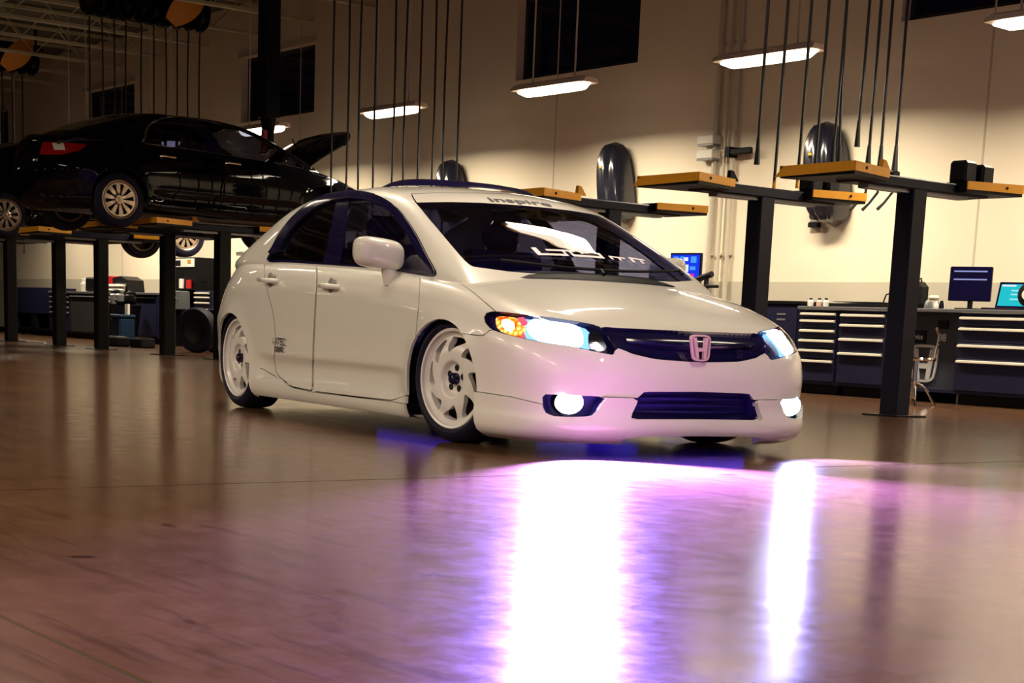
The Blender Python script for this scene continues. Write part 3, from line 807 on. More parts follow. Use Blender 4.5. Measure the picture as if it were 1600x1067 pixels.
HL_PARTS = [('lamp_bowl', spline([(832, 493.5), (870, 498), (903, 504), (912, 520), (908, 541), (880, 538), (838, 529), (822, 512)], 4), head_emit, -0.016),  # reflector patch made to glow, standing for the lamp's glare
            ('lamp_halo', spline([(818, 491), (860, 496), (912, 505), (926, 520), (920, 545), (880, 541), (830, 532), (812, 512)], 4), halo_emit, -0.022),
            ('signal_bowl', spline([(772, 492), (790, 490), (812, 494), (820, 510), (812, 525), (790, 519), (774, 511)], 4), amber_emit, -0.018),
            ('signal_bulb', spline([(780, 500), (790, 495), (800, 500), (804, 508), (796, 516), (786, 512)], 4), amber_hot, -0.012),
            ('signal_marker', spline([(806, 492.5), (822, 493), (824, 510), (822, 528), (812, 526), (816, 508)], 4), pink_emit, -0.014),
            ('high_beam_bowl', spline([(922, 512), (938, 516), (946, 530), (950, 544), (935, 546), (922, 541)], 4), dark_chrome, -0.016),]
hl_objs = []
for i in (0, 1):
    f = (lambda q: q) if i == 0 else mirror
    back = f(offset(hl, -0.035))
    h = skin('headlight', back, navy_plastic, car, 0.0)
    h['label'] = 'lit headlight with amber turn signal at its outer end'
    hw = edge_wall(f(hl), 0.036); nH = len(hl[1])
    mesh_obj('bezel', hw[0], hw[1][nH:], black_gloss, h, True)
    mesh_obj('lens', *f(offset(hl, 0.001)), glass_clear, h, True)
    for nm, poly, mt, d in HL_PARTS:
        pc = clip(hl, sdf(px(hl), poly))
        mesh_obj(nm, *f(offset(pc, d)), mt, h, True)
    hl_objs.append(h)
    s = -1 if i == 0 else 1
    la = bpy.data.lights.new('headlamp_beam', 'SPOT'); la.energy = HEAD_W*10; la.color = (0.78, 0.9, 1.0); la.spot_size = math.radians(75); la.spot_blend = 0.6; la.shadow_soft_size = 0.04
    lo = bpy.data.objects.new('headlamp_beam', la); col.objects.link(lo); lo.parent = h; lo.location = (0.86, s*0.66, 0.52); lo.rotation_euler = (math.radians(86), 0, math.radians(-90 if s < 0 else -90))
# fog lamps in their recesses
fg_ = PC['fog']
for i in (0, 1):
    f = (lambda q: q) if i == 0 else mirror
    fo = skin('fog_light', f(offset(fg_, -0.075)), navy_plastic, car, 0.0)
    fo['label'] = 'fog light glowing white with a violet rim' if i == 0 else 'fog light glowing white with a cyan rim'
    fw_ = edge_wall(f(fg_), 0.078); mesh_obj('recess', fw_[0], fw_[1][len(fg_[1]):], navy_plastic, fo, True)
    s = -1 if i == 0 else 1
    c = np.array([0.745, s*0.63, 0.235]); ax = np.array([1.0, s*0.12, -0.02]); ax /= np.linalg.norm(ax)
    hm = MB().cyl(c-ax*0.09, c, 0.050, 0.062, n=24); hm.build('lamp_housing', black_plastic, fo, True)
    V = []; F = []; a1 = np.cross(ax, [0, 0, 1.]); a1 /= np.linalg.norm(a1); a2 = np.cross(a1, ax)
    for q in range(5):
        rr = 0.070*math.cos(q*math.pi/8.2); hh = 0.022*math.sin(q*math.pi/8.2)  # lens oversized so that its shape takes in the glare
        V += [tuple(c+ax*hh+rr*(math.cos(2*math.pi*j/24)*a1+0.72*math.sin(2*math.pi*j/24)*a2)) for j in range(24)]
    F = [(q*24+j, q*24+(j+1) % 24, (q+1)*24+(j+1) % 24, (q+1)*24+j) for q in range(4) for j in range(24)]+[tuple(range(96, 120))]
    mesh_obj('fog_lens', V, F, fog_r if i == 0 else fog_l, fo, True)
    la = bpy.data.lights.new('fog_beam', 'SPOT'); la.energy = FOG_W*10*(1.0 if i == 0 else 0.025)
    la.color = (0.31, 0.19, 1.0) if i == 0 else (0.36, 0.36, 1.0); la.spot_size = math.radians(98); la.spot_blend = 0.75; la.shadow_soft_size = 0.04
    lo = bpy.data.objects.new('fog_beam', la); col.objects.link(lo); lo.parent = fo
    p = c+ax*0.06; lo.location = tuple(p); lo.rotation_euler = Vector((1.0, -0.16 if i == 0 else -0.03, -0.16)).to_track_quat('-Z', 'Y').to_euler()
# lower intake
it = skin('lower_intake', offset(both(PC['intake']), -0.07), navy_plastic, car, 0)
iw = edge_wall(both(PC['intake']), 0.072); mesh_obj('intake_surround', iw[0], iw[1][2*len(PC['intake'][1]):], navy_plastic, it, True)
for zz in (0.20, 0.232, 0.262):
    pts = [(0.80-0.05*(yy/0.4)**2, yy, zz) for yy in np.linspace(-0.38, 0.38, 9)]
    MB().tube(pts, 0.007, 6).build('intake_slat', navy_plastic, it, True)
# grille with emblem and badge
gr_ = skin('grille', offset(both(PC['grille']), -0.012), black_gloss, car, 0)
gw_ = edge_wall(both(PC['grille']), 0.02); mesh_obj('grille_surround', gw_[0], gw_[1][2*len(PC['grille'][1]):], navy_plastic, gr_, True)
pts = [(0.815-0.30*(abs(yy)/0.42)**3*0.25, yy, 0.497+0.012*abs(yy)/0.3) for yy in np.linspace(-0.36, 0.36, 15)]
MB().tube(pts, 0.010, 6).build('grille_bar', black_gloss, gr_, True)
def emblem(loc, size, mt, parent, tilt=0.12):
    """rounded trapezoid ring around a letter with flared feet, facing +x"""
    V = []; F = []
    out_ = spline([(-.46, .42), (-.30, .50), (0, .515), (.30, .50), (.46, .42), (.475, .25), (.40, -.30), (.33, -.42), (.22, -.47), (0, -.485), (-.22, -.47), (-.33, -.42), (-.40, -.30), (-.475, .25)], 4)
    inn = out_*np.array([0.86, 0.86]); n = len(out_); B = MB()
    def X(p, d): return (loc[0]+d-(p[1]*size)*tilt, loc[1]+p[0]*size, loc[2]+p[1]*size)
    V = [X(p, 0.012) for p in out_]+[X(p, 0.014) for p in inn]+[X(p, 0) for p in out_]+[X(p, 0) for p in inn]
    for k in range(n):
        q = (k+1) % n; F += [(k, q, n+q, n+k), (2*n+k, 2*n+q, q, k), (n+k, n+q, 3*n+q, 3*n+k)]
    e = mesh_obj('emblem', V, F, mt, parent, True)
    for polys in ([(-.36, .40), (-.20, .40), (-.15, .02), (.15, .02), (.20, .40), (.36, .40), (.22, -.40), (.10, -.40), (.13, -.12), (-.13, -.12), (-.10, -.40), (-.22, -.40)],):
        nn = len(polys); V = [X(p, 0.014) for p in polys]+[X(p, 0.0) for p in polys]
        F = [tuple(range(nn))]+[(k, (k+1) % nn, nn+(k+1) % nn, nn+k) for k in range(nn)]
        mesh_obj('emblem_letter', V, F, mt, e)
    return e
ep = chit(1089, 544, 1, 0.0); emblem((0.832, 0.0, float(ep[2])), 0.118, emblem_metal, gr_)
lettering('badge', 'Si', 0.055, lambda u, v: (0.815, 0.245+u, 0.468+v), mat('dim_badge_metal', (0.03, 0.03, 0.10), 0.3, metal=0.6), gr_, 0.001)

# ---- mirrors, handles, badges, roof visor, rear wing
MY = 0.885
mc = chit(591, 396, 1, -MY)
for i, s in ((0, -1), (1, 1)):
    V = []; F = []; n1, n2 = 18, 28
    for a in range(n1+1):
        ph = -math.pi/2+math.pi*a/n1
        for b in range(n2):
            th = 2*math.pi*b/n2
            def se(t, e): return math.copysign(abs(t)**e, t)
            xx = 0.075*se(math.cos(ph), .8)*se(math.cos(th), .8); yy = 0.122*se(math.cos(ph), .55)*se(math.sin(th), .55); zz = 0.076*se(math.sin(ph), .62)
            xx = xx if xx > -0.03 else -0.03
            V.append((mc[0]+xx-0.10*abs(yy)*(-1 if yy*s > 0 else 0.4)*-1*0.0+0.18*(-yy*s)*-1*-1, s*MY+yy, mc[2]+zz+(0.10*yy*s)))
    for a in range(n1):
        for b in range(n2): F.append((a*n2+b, a*n2+(b+1) % n2, (a+1)*n2+(b+1) % n2, (a+1)*n2+b))
    mo = mesh_obj('wing_mirror', V, F, paint, fd[i], True, sharp=60)
    MB().tube([(mc[0]+0.01, s*(MY-.05), mc[2]-0.05), (mc[0]+0.015, s*(MY-.055), mc[2]-0.10), (mc[0]+0.01, s*(MY-.06), mc[2]-0.15)], [0.042, 0.036, 0.028], 12).build('mirror_stalk', paint, mo, True)
for door, (pxx, pyy) in ((fd, (515, 447)), (rd, (420, 438))):
    hp = chit(pxx, pyy, 1, -0.868)
    for i, s in ((0, -1), (1, 1)):
        x, z = hp[0], hp[2]
        pts = [(x-0.10, s*0.858, z+0.003), (x-0.085, s*0.893, z+0.004), (x, s*0.898, z), (x+0.085, s*0.893, z-0.004), (x+0.10, s*0.858, z-0.005)]
        ho = MB().tube(pts, 0.014, 10).build('door_handle', paint, door[i], True, sharp=60)
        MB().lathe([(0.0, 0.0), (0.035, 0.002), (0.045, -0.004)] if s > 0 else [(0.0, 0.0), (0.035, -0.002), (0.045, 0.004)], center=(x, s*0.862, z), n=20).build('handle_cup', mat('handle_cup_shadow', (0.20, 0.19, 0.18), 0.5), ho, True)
bp_ = chit(436, 534, 1, -0.879); ink = mat('dark_decal', (0.03, 0.026, 0.03), 0.5)
for i, s in ((0, -1), (1, 1)):
    lettering('door_decal', 'i-VTEC', 0.058, lambda u, v: (bp_[0]+u if s < 0 else bp_[0]-u, s*0.882, bp_[2]+v), ink, rd[i], 0.0008)
    lettering('door_decal', 'DOHC', 0.040, lambda u, v: (bp_[0]+u if s < 0 else bp_[0]-u, s*0.882, bp_[2]-0.042+v), ink, rd[i], 0.0025)
V = []; n = 25
for yy in np.linspace(-0.47, 0.47, n):
    xc_ = -1.20-0.12*(abs(yy)/0.47)**3; z = float(cab_top(xc_, yy)); e_ = 1-(abs(yy)/0.475)**8
    V += [(xc_, yy, z+0.006), (xc_-0.05, yy, z+0.032*e_+0.004), (xc_-0.15, yy, z+0.046*e_+0.004), (xc_-0.15, yy, z+0.022*e_+0.004), (xc_-0.04, yy, z+0.014*e_+0.002)]
F = [(i*5+j, i*5+(j+1) % 5, (i+1)*5+(j+1) % 5, (i+1)*5+j) for i in range(n-1) for j in range(5)]+[tuple(range(5)), tuple(range((n-1)*5, n*5))]
mesh_obj('sunroof_visor', V, F, black_gloss, car, True)
V = []; n = 15
for yy in np.linspace(-0.60, 0.60, n):
    xc_ = -3.28+0.14*(abs(yy)/0.6)**2.2; V += [(xc_, yy, 0.935), (xc_-0.04, yy, 0.952), (xc_-0.14, yy, 0.95), (xc_-0.13, yy, 0.928)]
F = [(i*4+j, i*4+(j+1) % 4, (i+1)*4+(j+1) % 4, (i+1)*4+j) for i in range(n-1) for j in range(4)]+[tuple(range(4)), tuple(range((n-1)*4, n*4))]
wg = mesh_obj('rear_wing', V, F, paint, car, True)
for s in (-1, 1): MB().prism([(-3.40, 0.86), (-3.30, 0.86), (-3.30, 0.935), (-3.38, 0.935)], 1, s*0.50-0.02, s*0.50+0.02).build('wing_foot', paint, wg)

# ---- added blue strips, invented to give the bluish glow under the car
glow = emis('added_blue_glow', (0.05, 0.02, 1.0), 5.0)
for s in (-1, 1): MB().box(-1.30, -0.40, s*0.50-0.012, s*0.56+0.012, 0.092, 0.104).build('added_glow_strip', emis('added_dim_glow', (0.05, 0.02, 1.0), 2.0) if 'added_dim_glow' not in MATS else MATS['added_dim_glow'], car)
MB().box(0.50, 0.524, -0.55, 0.55, 0.088, 0.102).build('added_glow_strip', glow, car)
# ---- interior
d = MB().prism([(-0.15, 0.74), (-0.35, 0.80), (-0.62, 0.79), (-0.66, 0.66), (-0.30, 0.40)], 1, -0.66, 0.66); d.build('dashboard', seat_m, car)
def seat(x, y, wid, name='seat'):
    s_ = MB().box(x-0.02, x+0.46, y-wid/2, y+wid/2, 0.36, 0.50, 0.05).build('seat', seat_m, car, True)
    V = [(x-0.02, 0.45), (x+0.10, 0.47), (x-0.08, 0.98), (x-0.18, 0.97)]
    MB().prism(V, 1, y-wid/2+0.02, y+wid/2-0.02).build('backrest', seat_m, s_)
    for q in ([y] if wid < 0.8 else [y-0.38, y+0.38]):
        MB().box(x-0.20, x-0.11, q-0.12, q+0.12, 0.99, 1.13, 0.04).build('headrest', seat_m, s_, True)
seat(-1.45, -0.37, 0.50); seat(-1.45, 0.37, 0.50); seat(-2.35, 0.0, 1.20)
sw = MB(); tq = 0.42; ctr = np.array([-0.78, 0.37, 0.80]); a1 = np.array([0, 1.0, 0]); a2 = np.array([math.sin(tq), 0, math.cos(tq)])
sw.tube([ctr+0.175*(math.cos(t_)*a1+math.sin(t_)*a2) for t_ in np.linspace(0, 2*math.pi, 33)], 0.015, 8)
sw_o = sw.build('steering_wheel', black_plastic, car, True)
MB().cyl(ctr-0.02*np.cross(a1, a2), ctr+0.03*np.cross(a1, a2), 0.06, n=16).build('wheel_hub', black_plastic, sw_o)
for t_ in (0, math.pi, -math.pi/2): MB().tube([ctr, ctr+0.17*(math.cos(t_)*a1+math.sin(t_)*a2)], 0.014, 6).build('wheel_spoke', black_plastic, sw_o)
MB().box(-0.93, -0.90, -0.09, 0.09, 1.10, 1.16, 0.01).build('rear_view_mirror', black_plastic, car)

# ---- wheels
w0 = make_wheel('wheel', 0.300, RIM, 0.215, blade_slots(8, 0.126, 0.196, 0.12, 0.32, 0.30), PROF_SAW, wheel_white)
SPOTS = [(0.0, -0.812, -1, 0.10, 0.17), (-2.70, -0.812, -1, 0.5, 0.0), (0.0, 0.812, 1, 0.3, 0.17), (-2.70, 0.812, 1, 0.0, 0.0)]
for k, (x, y, s, rot, steer) in enumerate(SPOTS):
    w = w0 if k == 0 else copy_tree(w0)
    place_wheel(w, car, x, y, 0.300, s, rot, steer, 0.0)

# ================================================================= raised dark sedans
def sedan_map(V):
    V = np.asarray(V, float)[:, :3].copy()
    V[:, 0] = V[:, 0]*1.03; V[:, 1] *= 1.05; V[:, 2] = 0.17+(V[:, 2]-0.072)*1.0
    return V
def mskin(name, S_, mt, parent, wall=0.012):
    S_ = (sedan_map(S_[0]), S_[1])
    if wall: S_ = edge_wall(S_, wall)
    return mesh_obj(name, S_[0], S_[1], mt, parent, True, sharp=40)
spoke = make_wheel('wheel', 0.325, 0.222, 0.21, spoke_slots(10, 0.062, 0.176, 0.10, 0.155), PROF_SPK, alloy, 'plain')
def dark_sedan(label, open_hood, droop, paintm):
    r = empty('raised_sedan', (0, 0, 0), 0, label, 'car')
    P = PIECE
    mskin('body_lining', both(P['lining']), black_plastic, r, 0)
    if open_hood:
        S_ = both(P['hood']); V = sedan_map(S_[0]); hx = V[:, 0].min()+0.02; hz = 0.90; a = math.radians(47)
        x, z = V[:, 0]-hx, V[:, 2]-hz
        V[:, 0] = hx+x*math.cos(a)-z*math.sin(a); V[:, 2] = hz+x*math.sin(a)+z*math.cos(a)
        S_ = edge_wall((V, S_[1]), 0.02); h = mesh_obj('hood', S_[0], S_[1], paintm, r, True, sharp=40); h['label'] = 'hood propped wide open'
        MB().tube([(0.55, 0.55, 0.78), (0.30, 0.50, 1.38)], 0.008, 6).build('hood_prop', black_plastic, h)
        MB().box(-0.05, 0.55, -0.5, 0.5, 0.45, 0.76, 0.05).build('engine_cover', black_plastic, r, True)
    else: mskin('hood', both(P['hood']), paintm, r)
    for nm, key, mt in (('front_bumper', 'bumper', paintm), ('front_valance', 'lip', paintm), ('grille', 'grille', black_gloss), ('lower_intake', 'intake', black_plastic), ('rear_body', 'quarter', paintm), ('roof_and_pillars', 'cabin_frame', paintm)):
        mskin(nm, both(P[key]), mt, r)
    mskin('windscreen', both(P['windscreen']), glass_front, r, 0); mskin('rear_screen', both(P['rear_glass']), glass_tint, r, 0)
    for i in (0, 1):
        f = (lambda q: q) if i == 0 else mirror
        mskin('headlight', f(P['headlight']), glass_clear, r); mskin('fog_light', f(P['fog']), black_gloss, r)
        mskin('fender', f(P['fender']), paintm, r); mskin('side_skirt', f(P['skirt']), paintm, r)
        d1 = mskin('front_door', f(P['front_door']), paintm, r); d2 = mskin('rear_door', f(P['rear_door']), paintm, r)
        mskin('window_glass', f(offset(front_g, -0.006)), glass_front, d1, 0); mskin('window_glass', f(offset(rear_g, -0.006)), glass_tint, d2, 0)
        mskin('pillar_trim', f(pil), black_gloss, r, 0.01); mskin('chrome_trim', f(offset(clip(sg, 1.6-np.abs(sdf(px(sg), DLO))), 0.004)), chrome, r, 0)
        t = mskin('tail_lamp', f(offset(P['tail_lamp'], 0.004)), tail_red, r); t['label'] = 'red wrap-around tail lamp'
        tl = P['tail_lamp']; rv = clip(tl, 0.045-np.abs(tl[0][:, 0]+3.30)); rv = clip(rv, 0.040-np.abs(rv[0][:, 2]-0.755))
        if len(rv[1]): mskin('reverse_lens', f(offset(rv, 0.008)), white_plastic, t, 0)
        s = -1 if i == 0 else 1
        mp_ = sedan_map(np.array([[mc[0], s*MY, mc[2]]]))[0]
        MB().box(mp_[0]-0.05, mp_[0]+0.07, mp_[1]-0.11, mp_[1]+0.11, mp_[2]-0.07, mp_[2]+0.07, 0.04).build('wing_mirror', paintm, d1, True)
        for dd, hx in ((d1, -1.32), (d2, -2.18)):
            MB().tube([(hx-0.10, s*0.905, 0.835), (hx-0.08, s*0.94, 0.838), (hx+0.08, s*0.94, 0.832), (hx+0.10, s*0.905, 0.83)], 0.014, 8).build('door_handle', chrome if s < 0 else paintm, dd, True)
        for k, cx in enumerate((0.0, -2.77)):
            V = []; F = []; n = 16
            for j in range(n+1):
                a = math.radians(-8+196*j/n)
                for (yy, kk) in ((0.86, 1.0), (0.56, 1.0), (0.55, 0.0)): V.append((cx+kk*0.345*math.cos(a), s*yy, 0.36+kk*0.31*math.sin(a)))
            for j in range(n):
                for q in range(2): F.append((j*3+q, (j+1)*3+q, (j+1)*3+q+1, j*3+q+1))
            mesh_obj('wheel_housing', V, F, black_plastic, r, True)
            w = copy_tree(spoke); place_wheel(w, r, cx, s*0.86, 0.30-droop[k], s, 0.2*k, 0.0, 0.0)
    MB().box(-3.3, 0.75, -0.62, 0.62, 0.19, 0.24).build('floor_pan', black_plastic, r)
    MB().tube([(-3.45, 0.30, 0.22), (-1.2, 0.28, 0.18), (-0.2, 0.1, 0.17)], 0.035, 8).build('exhaust_pipe', grey_m, r, True)
    return r
BL = dark_sedan('glossy black sedan raised on a lift with its hood open', True, (0.10, 0.0), paint_black)
BL.location = (-19.33, 11.0, 1.54); BL.rotation_euler = (0, 0, math.pi/2)
B2 = dark_sedan('dark sedan raised on the farther lift, mostly hidden behind the black one', False, (0.10, 0.0), mat('charcoal_paint', (0.003, 0.003, 0.004), 0.3, spec=0.0, coat=0.4))
B2.location = (-23.2-0.75, 11.35, 1.52); B2.rotation_euler = (0, 0, math.pi/2)
def drop_tree(o):
    for c in list(o.children): drop_tree(c)
    bpy.data.objects.remove(o)
drop_tree(spoke)

# ================================================================= in-ground lifts
def make_lift(xc, yc, top, label, blocks=(), flip=False):
    r = empty('vehicle_lift', (xc, yc, 0), 0, label, 'lift', 'in-ground vehicle lifts')
    for s in (-1, 1):
        x = s*0.775
        p = MB().box(x-0.083, x+0.083, -0.083, 0.083, 0.0, top-0.03, 0.012).build('post', steel_navy if xc > -14 else steel_black, r)  # right-hand posts carry the blue shadow tint, left ones plain black
        MB().box(x-0.17, x+0.17, -0.17, 0.17, 0.0, 0.012).build('floor_collar', steel_black, p)
        # runner along the car axis
        rn = MB().box(x-0.09, x+0.09, -0.75, 0.80, top-0.10, top-0.02, 0.01).build('runner', steel_navy, r)
        MB().box(x-0.05, x+0.05, -0.55, 0.6, top-0.125, top-0.10).build('runner_rib', grey_m, rn)
        for e, hw, d0, d1 in ((-1, 0.38, 0.52, 1.05), (1, 0.31, 0.42, 0.95)):
            y0, y1 = sorted((e*d0, e*d1)); tip = y0 if e < 0 else y1; root_ = y1 if e < 0 else y0
            poly = [(x-hw*0.92, tip), (x+hw*0.92, tip), (x+hw*0.55, root_), (x-hw*0.55, root_)] if e < 0 else [(x-hw*0.55, root_), (x+hw*0.55, root_), (x+hw*0.92, tip), (x-hw*0.92, tip)]
            pl = MB().prism(poly, 2, top-0.085, top-0.005).build('end_plate', steel_black, r)
            # yellow edge guards on the outer end and the two flanks, tapered towards the corner
            g1 = MB()
            ye_ = tip-0.008 if e < 0 else tip; g1.prism([(x-hw*0.92-0.05, top-0.075), (x+hw*0.92, top-0.062), (x+hw*0.92, top+0.004), (x-hw*0.92+0.04, top+0.0)], 1, ye_, ye_+0.010)
            g1.build('edge_guard', yellow_m, pl)
            for q in (-1, 1):
                a = np.array([x+q*hw*0.92, tip]); b = np.array([x+q*hw*0.55, root_]); n_ = np.array([q*0.95, 0.3*e])*0.009
                V = [(a[0], a[1], top-0.062), (b[0], b[1], top-0.062), (b[0], b[1], top-0.002), (a[0], a[1], top+0.004)]
                V += [(v[0]+n_[0], v[1]+n_[1], v[2]) for v in V]
                MB().add(V, [(0, 1, 2, 3), (4, 7, 6, 5), (0, 4, 5, 1), (1, 5, 6, 2), (2, 6, 7, 3), (3, 7, 4, 0)]).build('edge_guard', yellow_m, pl)
                MB().cyl((a[0]*0.7+b[0]*0.3+n_[0], a[1]*0.7+b[1]*0.3, top-0.03), (a[0]*0.7+b[0]*0.3+n_[0]*1.6, a[1]*0.7+b[1]*0.3, top-0.03), 0.012, n=8).build('bolt', steel_black, pl)
            if (s, e) in blocks:
                for q, hh in ((-0.085, 0.165), (0.085, 0.145)):
                    MB().box(x-0.06+q*0.2, x+0.10+q*0.2, e*0.66+q-0.075, e*0.66+q+0.075, top-0.005, top+hh, 0.02).build('rubber_block', black_plastic, r, True)
        # flipped-up adapter stub
        MB().prism([(-0.46, top), (-0.36, top), (-0.42, top+0.075), (-0.45, top+0.08)], 0, x+0.05, x+0.09).build('flip_adapter', yellow_m if s > 0 else steel_black, r)
    return r
LIFTY = 9.92
make_lift(-8.93, LIFTY, 1.77, 'empty raised lift at the far right, nearest the drawer cabinets, with black rubber blocks', ((1, 1), (-1, 1)))
make_lift(-12.38, LIFTY, 1.73, 'empty raised lift seen just over the white car windscreen', ())
make_lift(-19.50, 9.70, 1.665, 'lift holding up the glossy black sedan')
make_lift(-23.20, 9.70, 1.645, 'lift holding up the farther dark sedan')
make_lift(-26.75, 9.70, 1.70, 'lift at the left edge of the photo, cut by the frame')

# ================================================================= hose banks
def reel_bank(x, label):
    r = empty('hose_reel_bank', (x, 10.92, 4.78), 0, label, 'hose reel', 'overhead hose reel banks')
    MB().box(-0.05, 0.05, -1.05, 1.10, 0.42, 0.52).build('rail', steel_black, r)
    for q in (-0.95, 0.98): MB().cyl((0, q, 0.5), (0, q, CEIL-4.78-0.0), 0.025, n=8).build('hanger', steel_black, r)
    for k in range(10):
        y = -0.87+0.19*k+(0.06 if k > 3 else 0)
        rl = MB().lathe([(0.0, -0.075), (0.20, -0.075), (0.21, -0.06), (0.13, -0.05), (0.13, 0.05), (0.21, 0.06), (0.20, 0.075), (0.0, 0.075)], center=(0, y, 0.22), axis=1, n=24).build('reel', steel_black, r, True)
        MB().box(-0.05, 0.05, y-0.05, y+0.05, -0.02, 0.06, 0.015).build('outlet', steel_black, rl)
    V = []; n = 12
    for j in range(n+1):
        t = j/n; a = math.radians(200-170*t); w = 0.02+0.21*math.sin(math.pi*min(t*1.0+0.10, 1.0))**0.7
        c = np.array([0.24, 0.30+0.55*t, 0.02+0.62*t])
        V += [tuple(c+np.array([0.10*math.sin(math.pi*t), -w*0.7, w*0.5])), tuple(c+np.array([0.13*math.sin(math.pi*t), w*0.7, -w*0.5]))]
    F = [(2*j, 2*j+1, 2*j+3, 2*j+2) for j in range(n)]
    S_ = edge_wall((np.array(V), F), 0.02); o = mesh_obj('orange_plate', S_[0], S_[1], orange_m, r, True); o['label'] = 'curved orange plate'
    return r
for x, lab in ((-9.92, 'reel bank above the right hand lifts, over the top edge of the photo'), (-16.73, 'reel bank above the white car, over the top edge of the photo'), (-23.6, 'black reel bank with an orange plate above the raised black sedan'), (-30.4, 'smaller looking reel bank with an orange plate at the top left corner')):
    reel_bank(x, lab)
def hose(x, y, z0, bend, label, group, nozzle):
    r = empty('air_hose', (x, y, z0), 0, label, 'hose', group)
    L = 4.78-z0
    MB().tube([(bend*math.sin(t*math.pi*0.9)*0.5, bend*math.sin(t*math.pi)*0.6, L*t) for t in np.linspace(0, 1, 13)], 0.0135, 6).build('tube', hose_m, r, True)
    if nozzle == 'gun':
        MB().cyl((0, 0, -0.02), (0, 0, 0.20), 0.030, 0.016, n=10).build('boot', hose_m, r, True)
        MB().box(-0.035, 0.035, -0.05, 0.05, -0.10, -0.02, 0.012).build('valve', steel_black, r)
        MB().tube([(0, 0, -0.08), (0, 0, -0.20), (-0.03, -0.07, -0.30), (-0.05, -0.13, -0.36)], [0.014, 0.013, 0.012, 0.016], 7).build('spout', hose_m, r, True)
    elif nozzle == 'boot': MB().cyl((0, 0, -0.06), (0, 0, 0.16), 0.026, 0.014, n=10).build('boot', hose_m, r, True)
    else: MB().cyl((0, 0, -0.05), (0, 0, 0.03), 0.016, 0.012, n=8).build('fitting', yellow_m, r, True)
ORD = ['first', 'second', 'third', 'fourth', 'fifth', 'sixth', 'seventh', 'eighth', 'ninth', 'tenth']
RIGHT = [(10.06, 2.02, 'boot', 0.01), (10.28, 1.83, 'fitting', 0.02), (10.56, 1.86, 'fitting', 0.02), (10.76, 1.90, 'fitting', 0.03), (10.98, 2.10, 'boot', 0.03), (11.06, 2.05, 'boot', -0.04), (11.28, 2.28, 'boot', 0.02), (11.44, 2.05, 'gun', 0.01), (11.60, 2.06, 'gun', 0.0), (11.80, 2.08, 'gun', 0.0)]
for k, (y, z, nz, bd) in enumerate(RIGHT):
    lab = ORD[k]+' hose from the left over the right hand lifts, ending in '+{'gun': 'a bent spout', 'boot': 'a thick black boot', 'fitting': 'a thin yellow fitting'}[nz]
    hose(-9.92, y, z, bd, lab, 'hoses over the right hand lifts', nz)
for k in range(10):
    y = 10.05+0.19*k+(0.06 if k > 3 else 0)-(-0.0)
    hose(-16.73, y, 1.35+0.06*(k % 3), 0.03*math.sin(k*2.1), ORD[k]+' black hose from the left in the row behind the white car roof', 'hoses behind the white car', 'boot')
    hose(-23.6, y, 3.10, 0.02*math.sin(k*1.3), ORD[k]+' black hose from the left in the row behind the raised black sedan', 'hoses behind the black sedan', 'boot')
for k in range(6): hose(-30.4, 10.08+0.19*(2*k)-0.0 if k < 3 else 10.88+0.19*(k-1), 1.6, 0.0, ORD[k]+' black hose from the left in the farthest row at the top left', 'hoses at the far left', 'boot')

# black drop duct
r = empty('drop_duct', (-20.5, 11.3, 2.78), 0, 'square black duct hanging from the roof beside the open hood', 'duct')
MB().box(-0.115, 0.115, -0.115, 0.115, 0.45, CEIL-2.78-0.01, 0.01).build('duct_casing', steel_black, r)
MB().lathe([(0.0, 0.0), (0.06, 0.0), (0.085, 0.1), (0.08, 0.25), (0.11, 0.45), (0.0, 0.45)], axis=2, n=16).build('nozzle', steel_black, r, True)
MB().box(-0.20, 0.05, -0.03, 0.03, -0.02, 0.015).build('tray', mat('pinkish_tray', (0.45, 0.28, 0.24), 0.5), r)
MB().box(0.03, 0.09, -0.12, -0.06, 0.0, 0.28).build('red_tag', red_m, r)

# ================================================================= wall fittings
def shell(x, z0, z1, w, label):
    r = empty('wall_shell', (x, 13.40, (z0+z1)/2), 0, label, 'plastic shell', 'ribbed shells on the wall'); V = []; F = []; n1, n2 = 22, 30; h = (z1-z0)/2
    for a in range(n1+1):
        t = -1+2*a/n1; pw = (1-abs(t)**(2.8 if t > 0 else 4.0))**0.4
        for b in range(n2+1):
            u = -1+2*b/n2; d = 0.26*(1-0.25*t)*max(0, 1-abs(u)**4)**0.6*pw+0.045*math.cos(u*9.5)*pw*(1-u*u)
            V.append((u*w/2*pw+0.10*t*-0.6, -0.02-d-0.05*(t+1), t*h))
    for a in range(n1):
        for b in range(n2): F.append((a*(n2+1)+b, a*(n2+1)+b+1, (a+1)*(n2+1)+b+1, (a+1)*(n2+1)+b))
    mesh_obj('shell', V, F, mat('glossy_black_moulding', (0.010, 0.010, 0.018), 0.16, coat=0.7), r, True)
    MB().box(-0.05, 0.05, -0.06, 0.0, -h*0.2, h*0.5).build('bracket', steel_black, r)
    MB().box(-0.10, -0.02, -0.335, -0.325, h*0.32, h*0.36).build('sticker', yellow_m, r)
shell(-12.05, 1.74, 2.80, 0.50, 'large ribbed glossy black shell on the wall behind the rightmost lift')
shell(-15.42, 1.85, 2.80, 0.46, 'ribbed glossy black shell on the wall right of the white car roof')
shell(-18.85, 1.90, 2.78, 0.44, 'glossy black shell on the wall peeking above the white car roof')
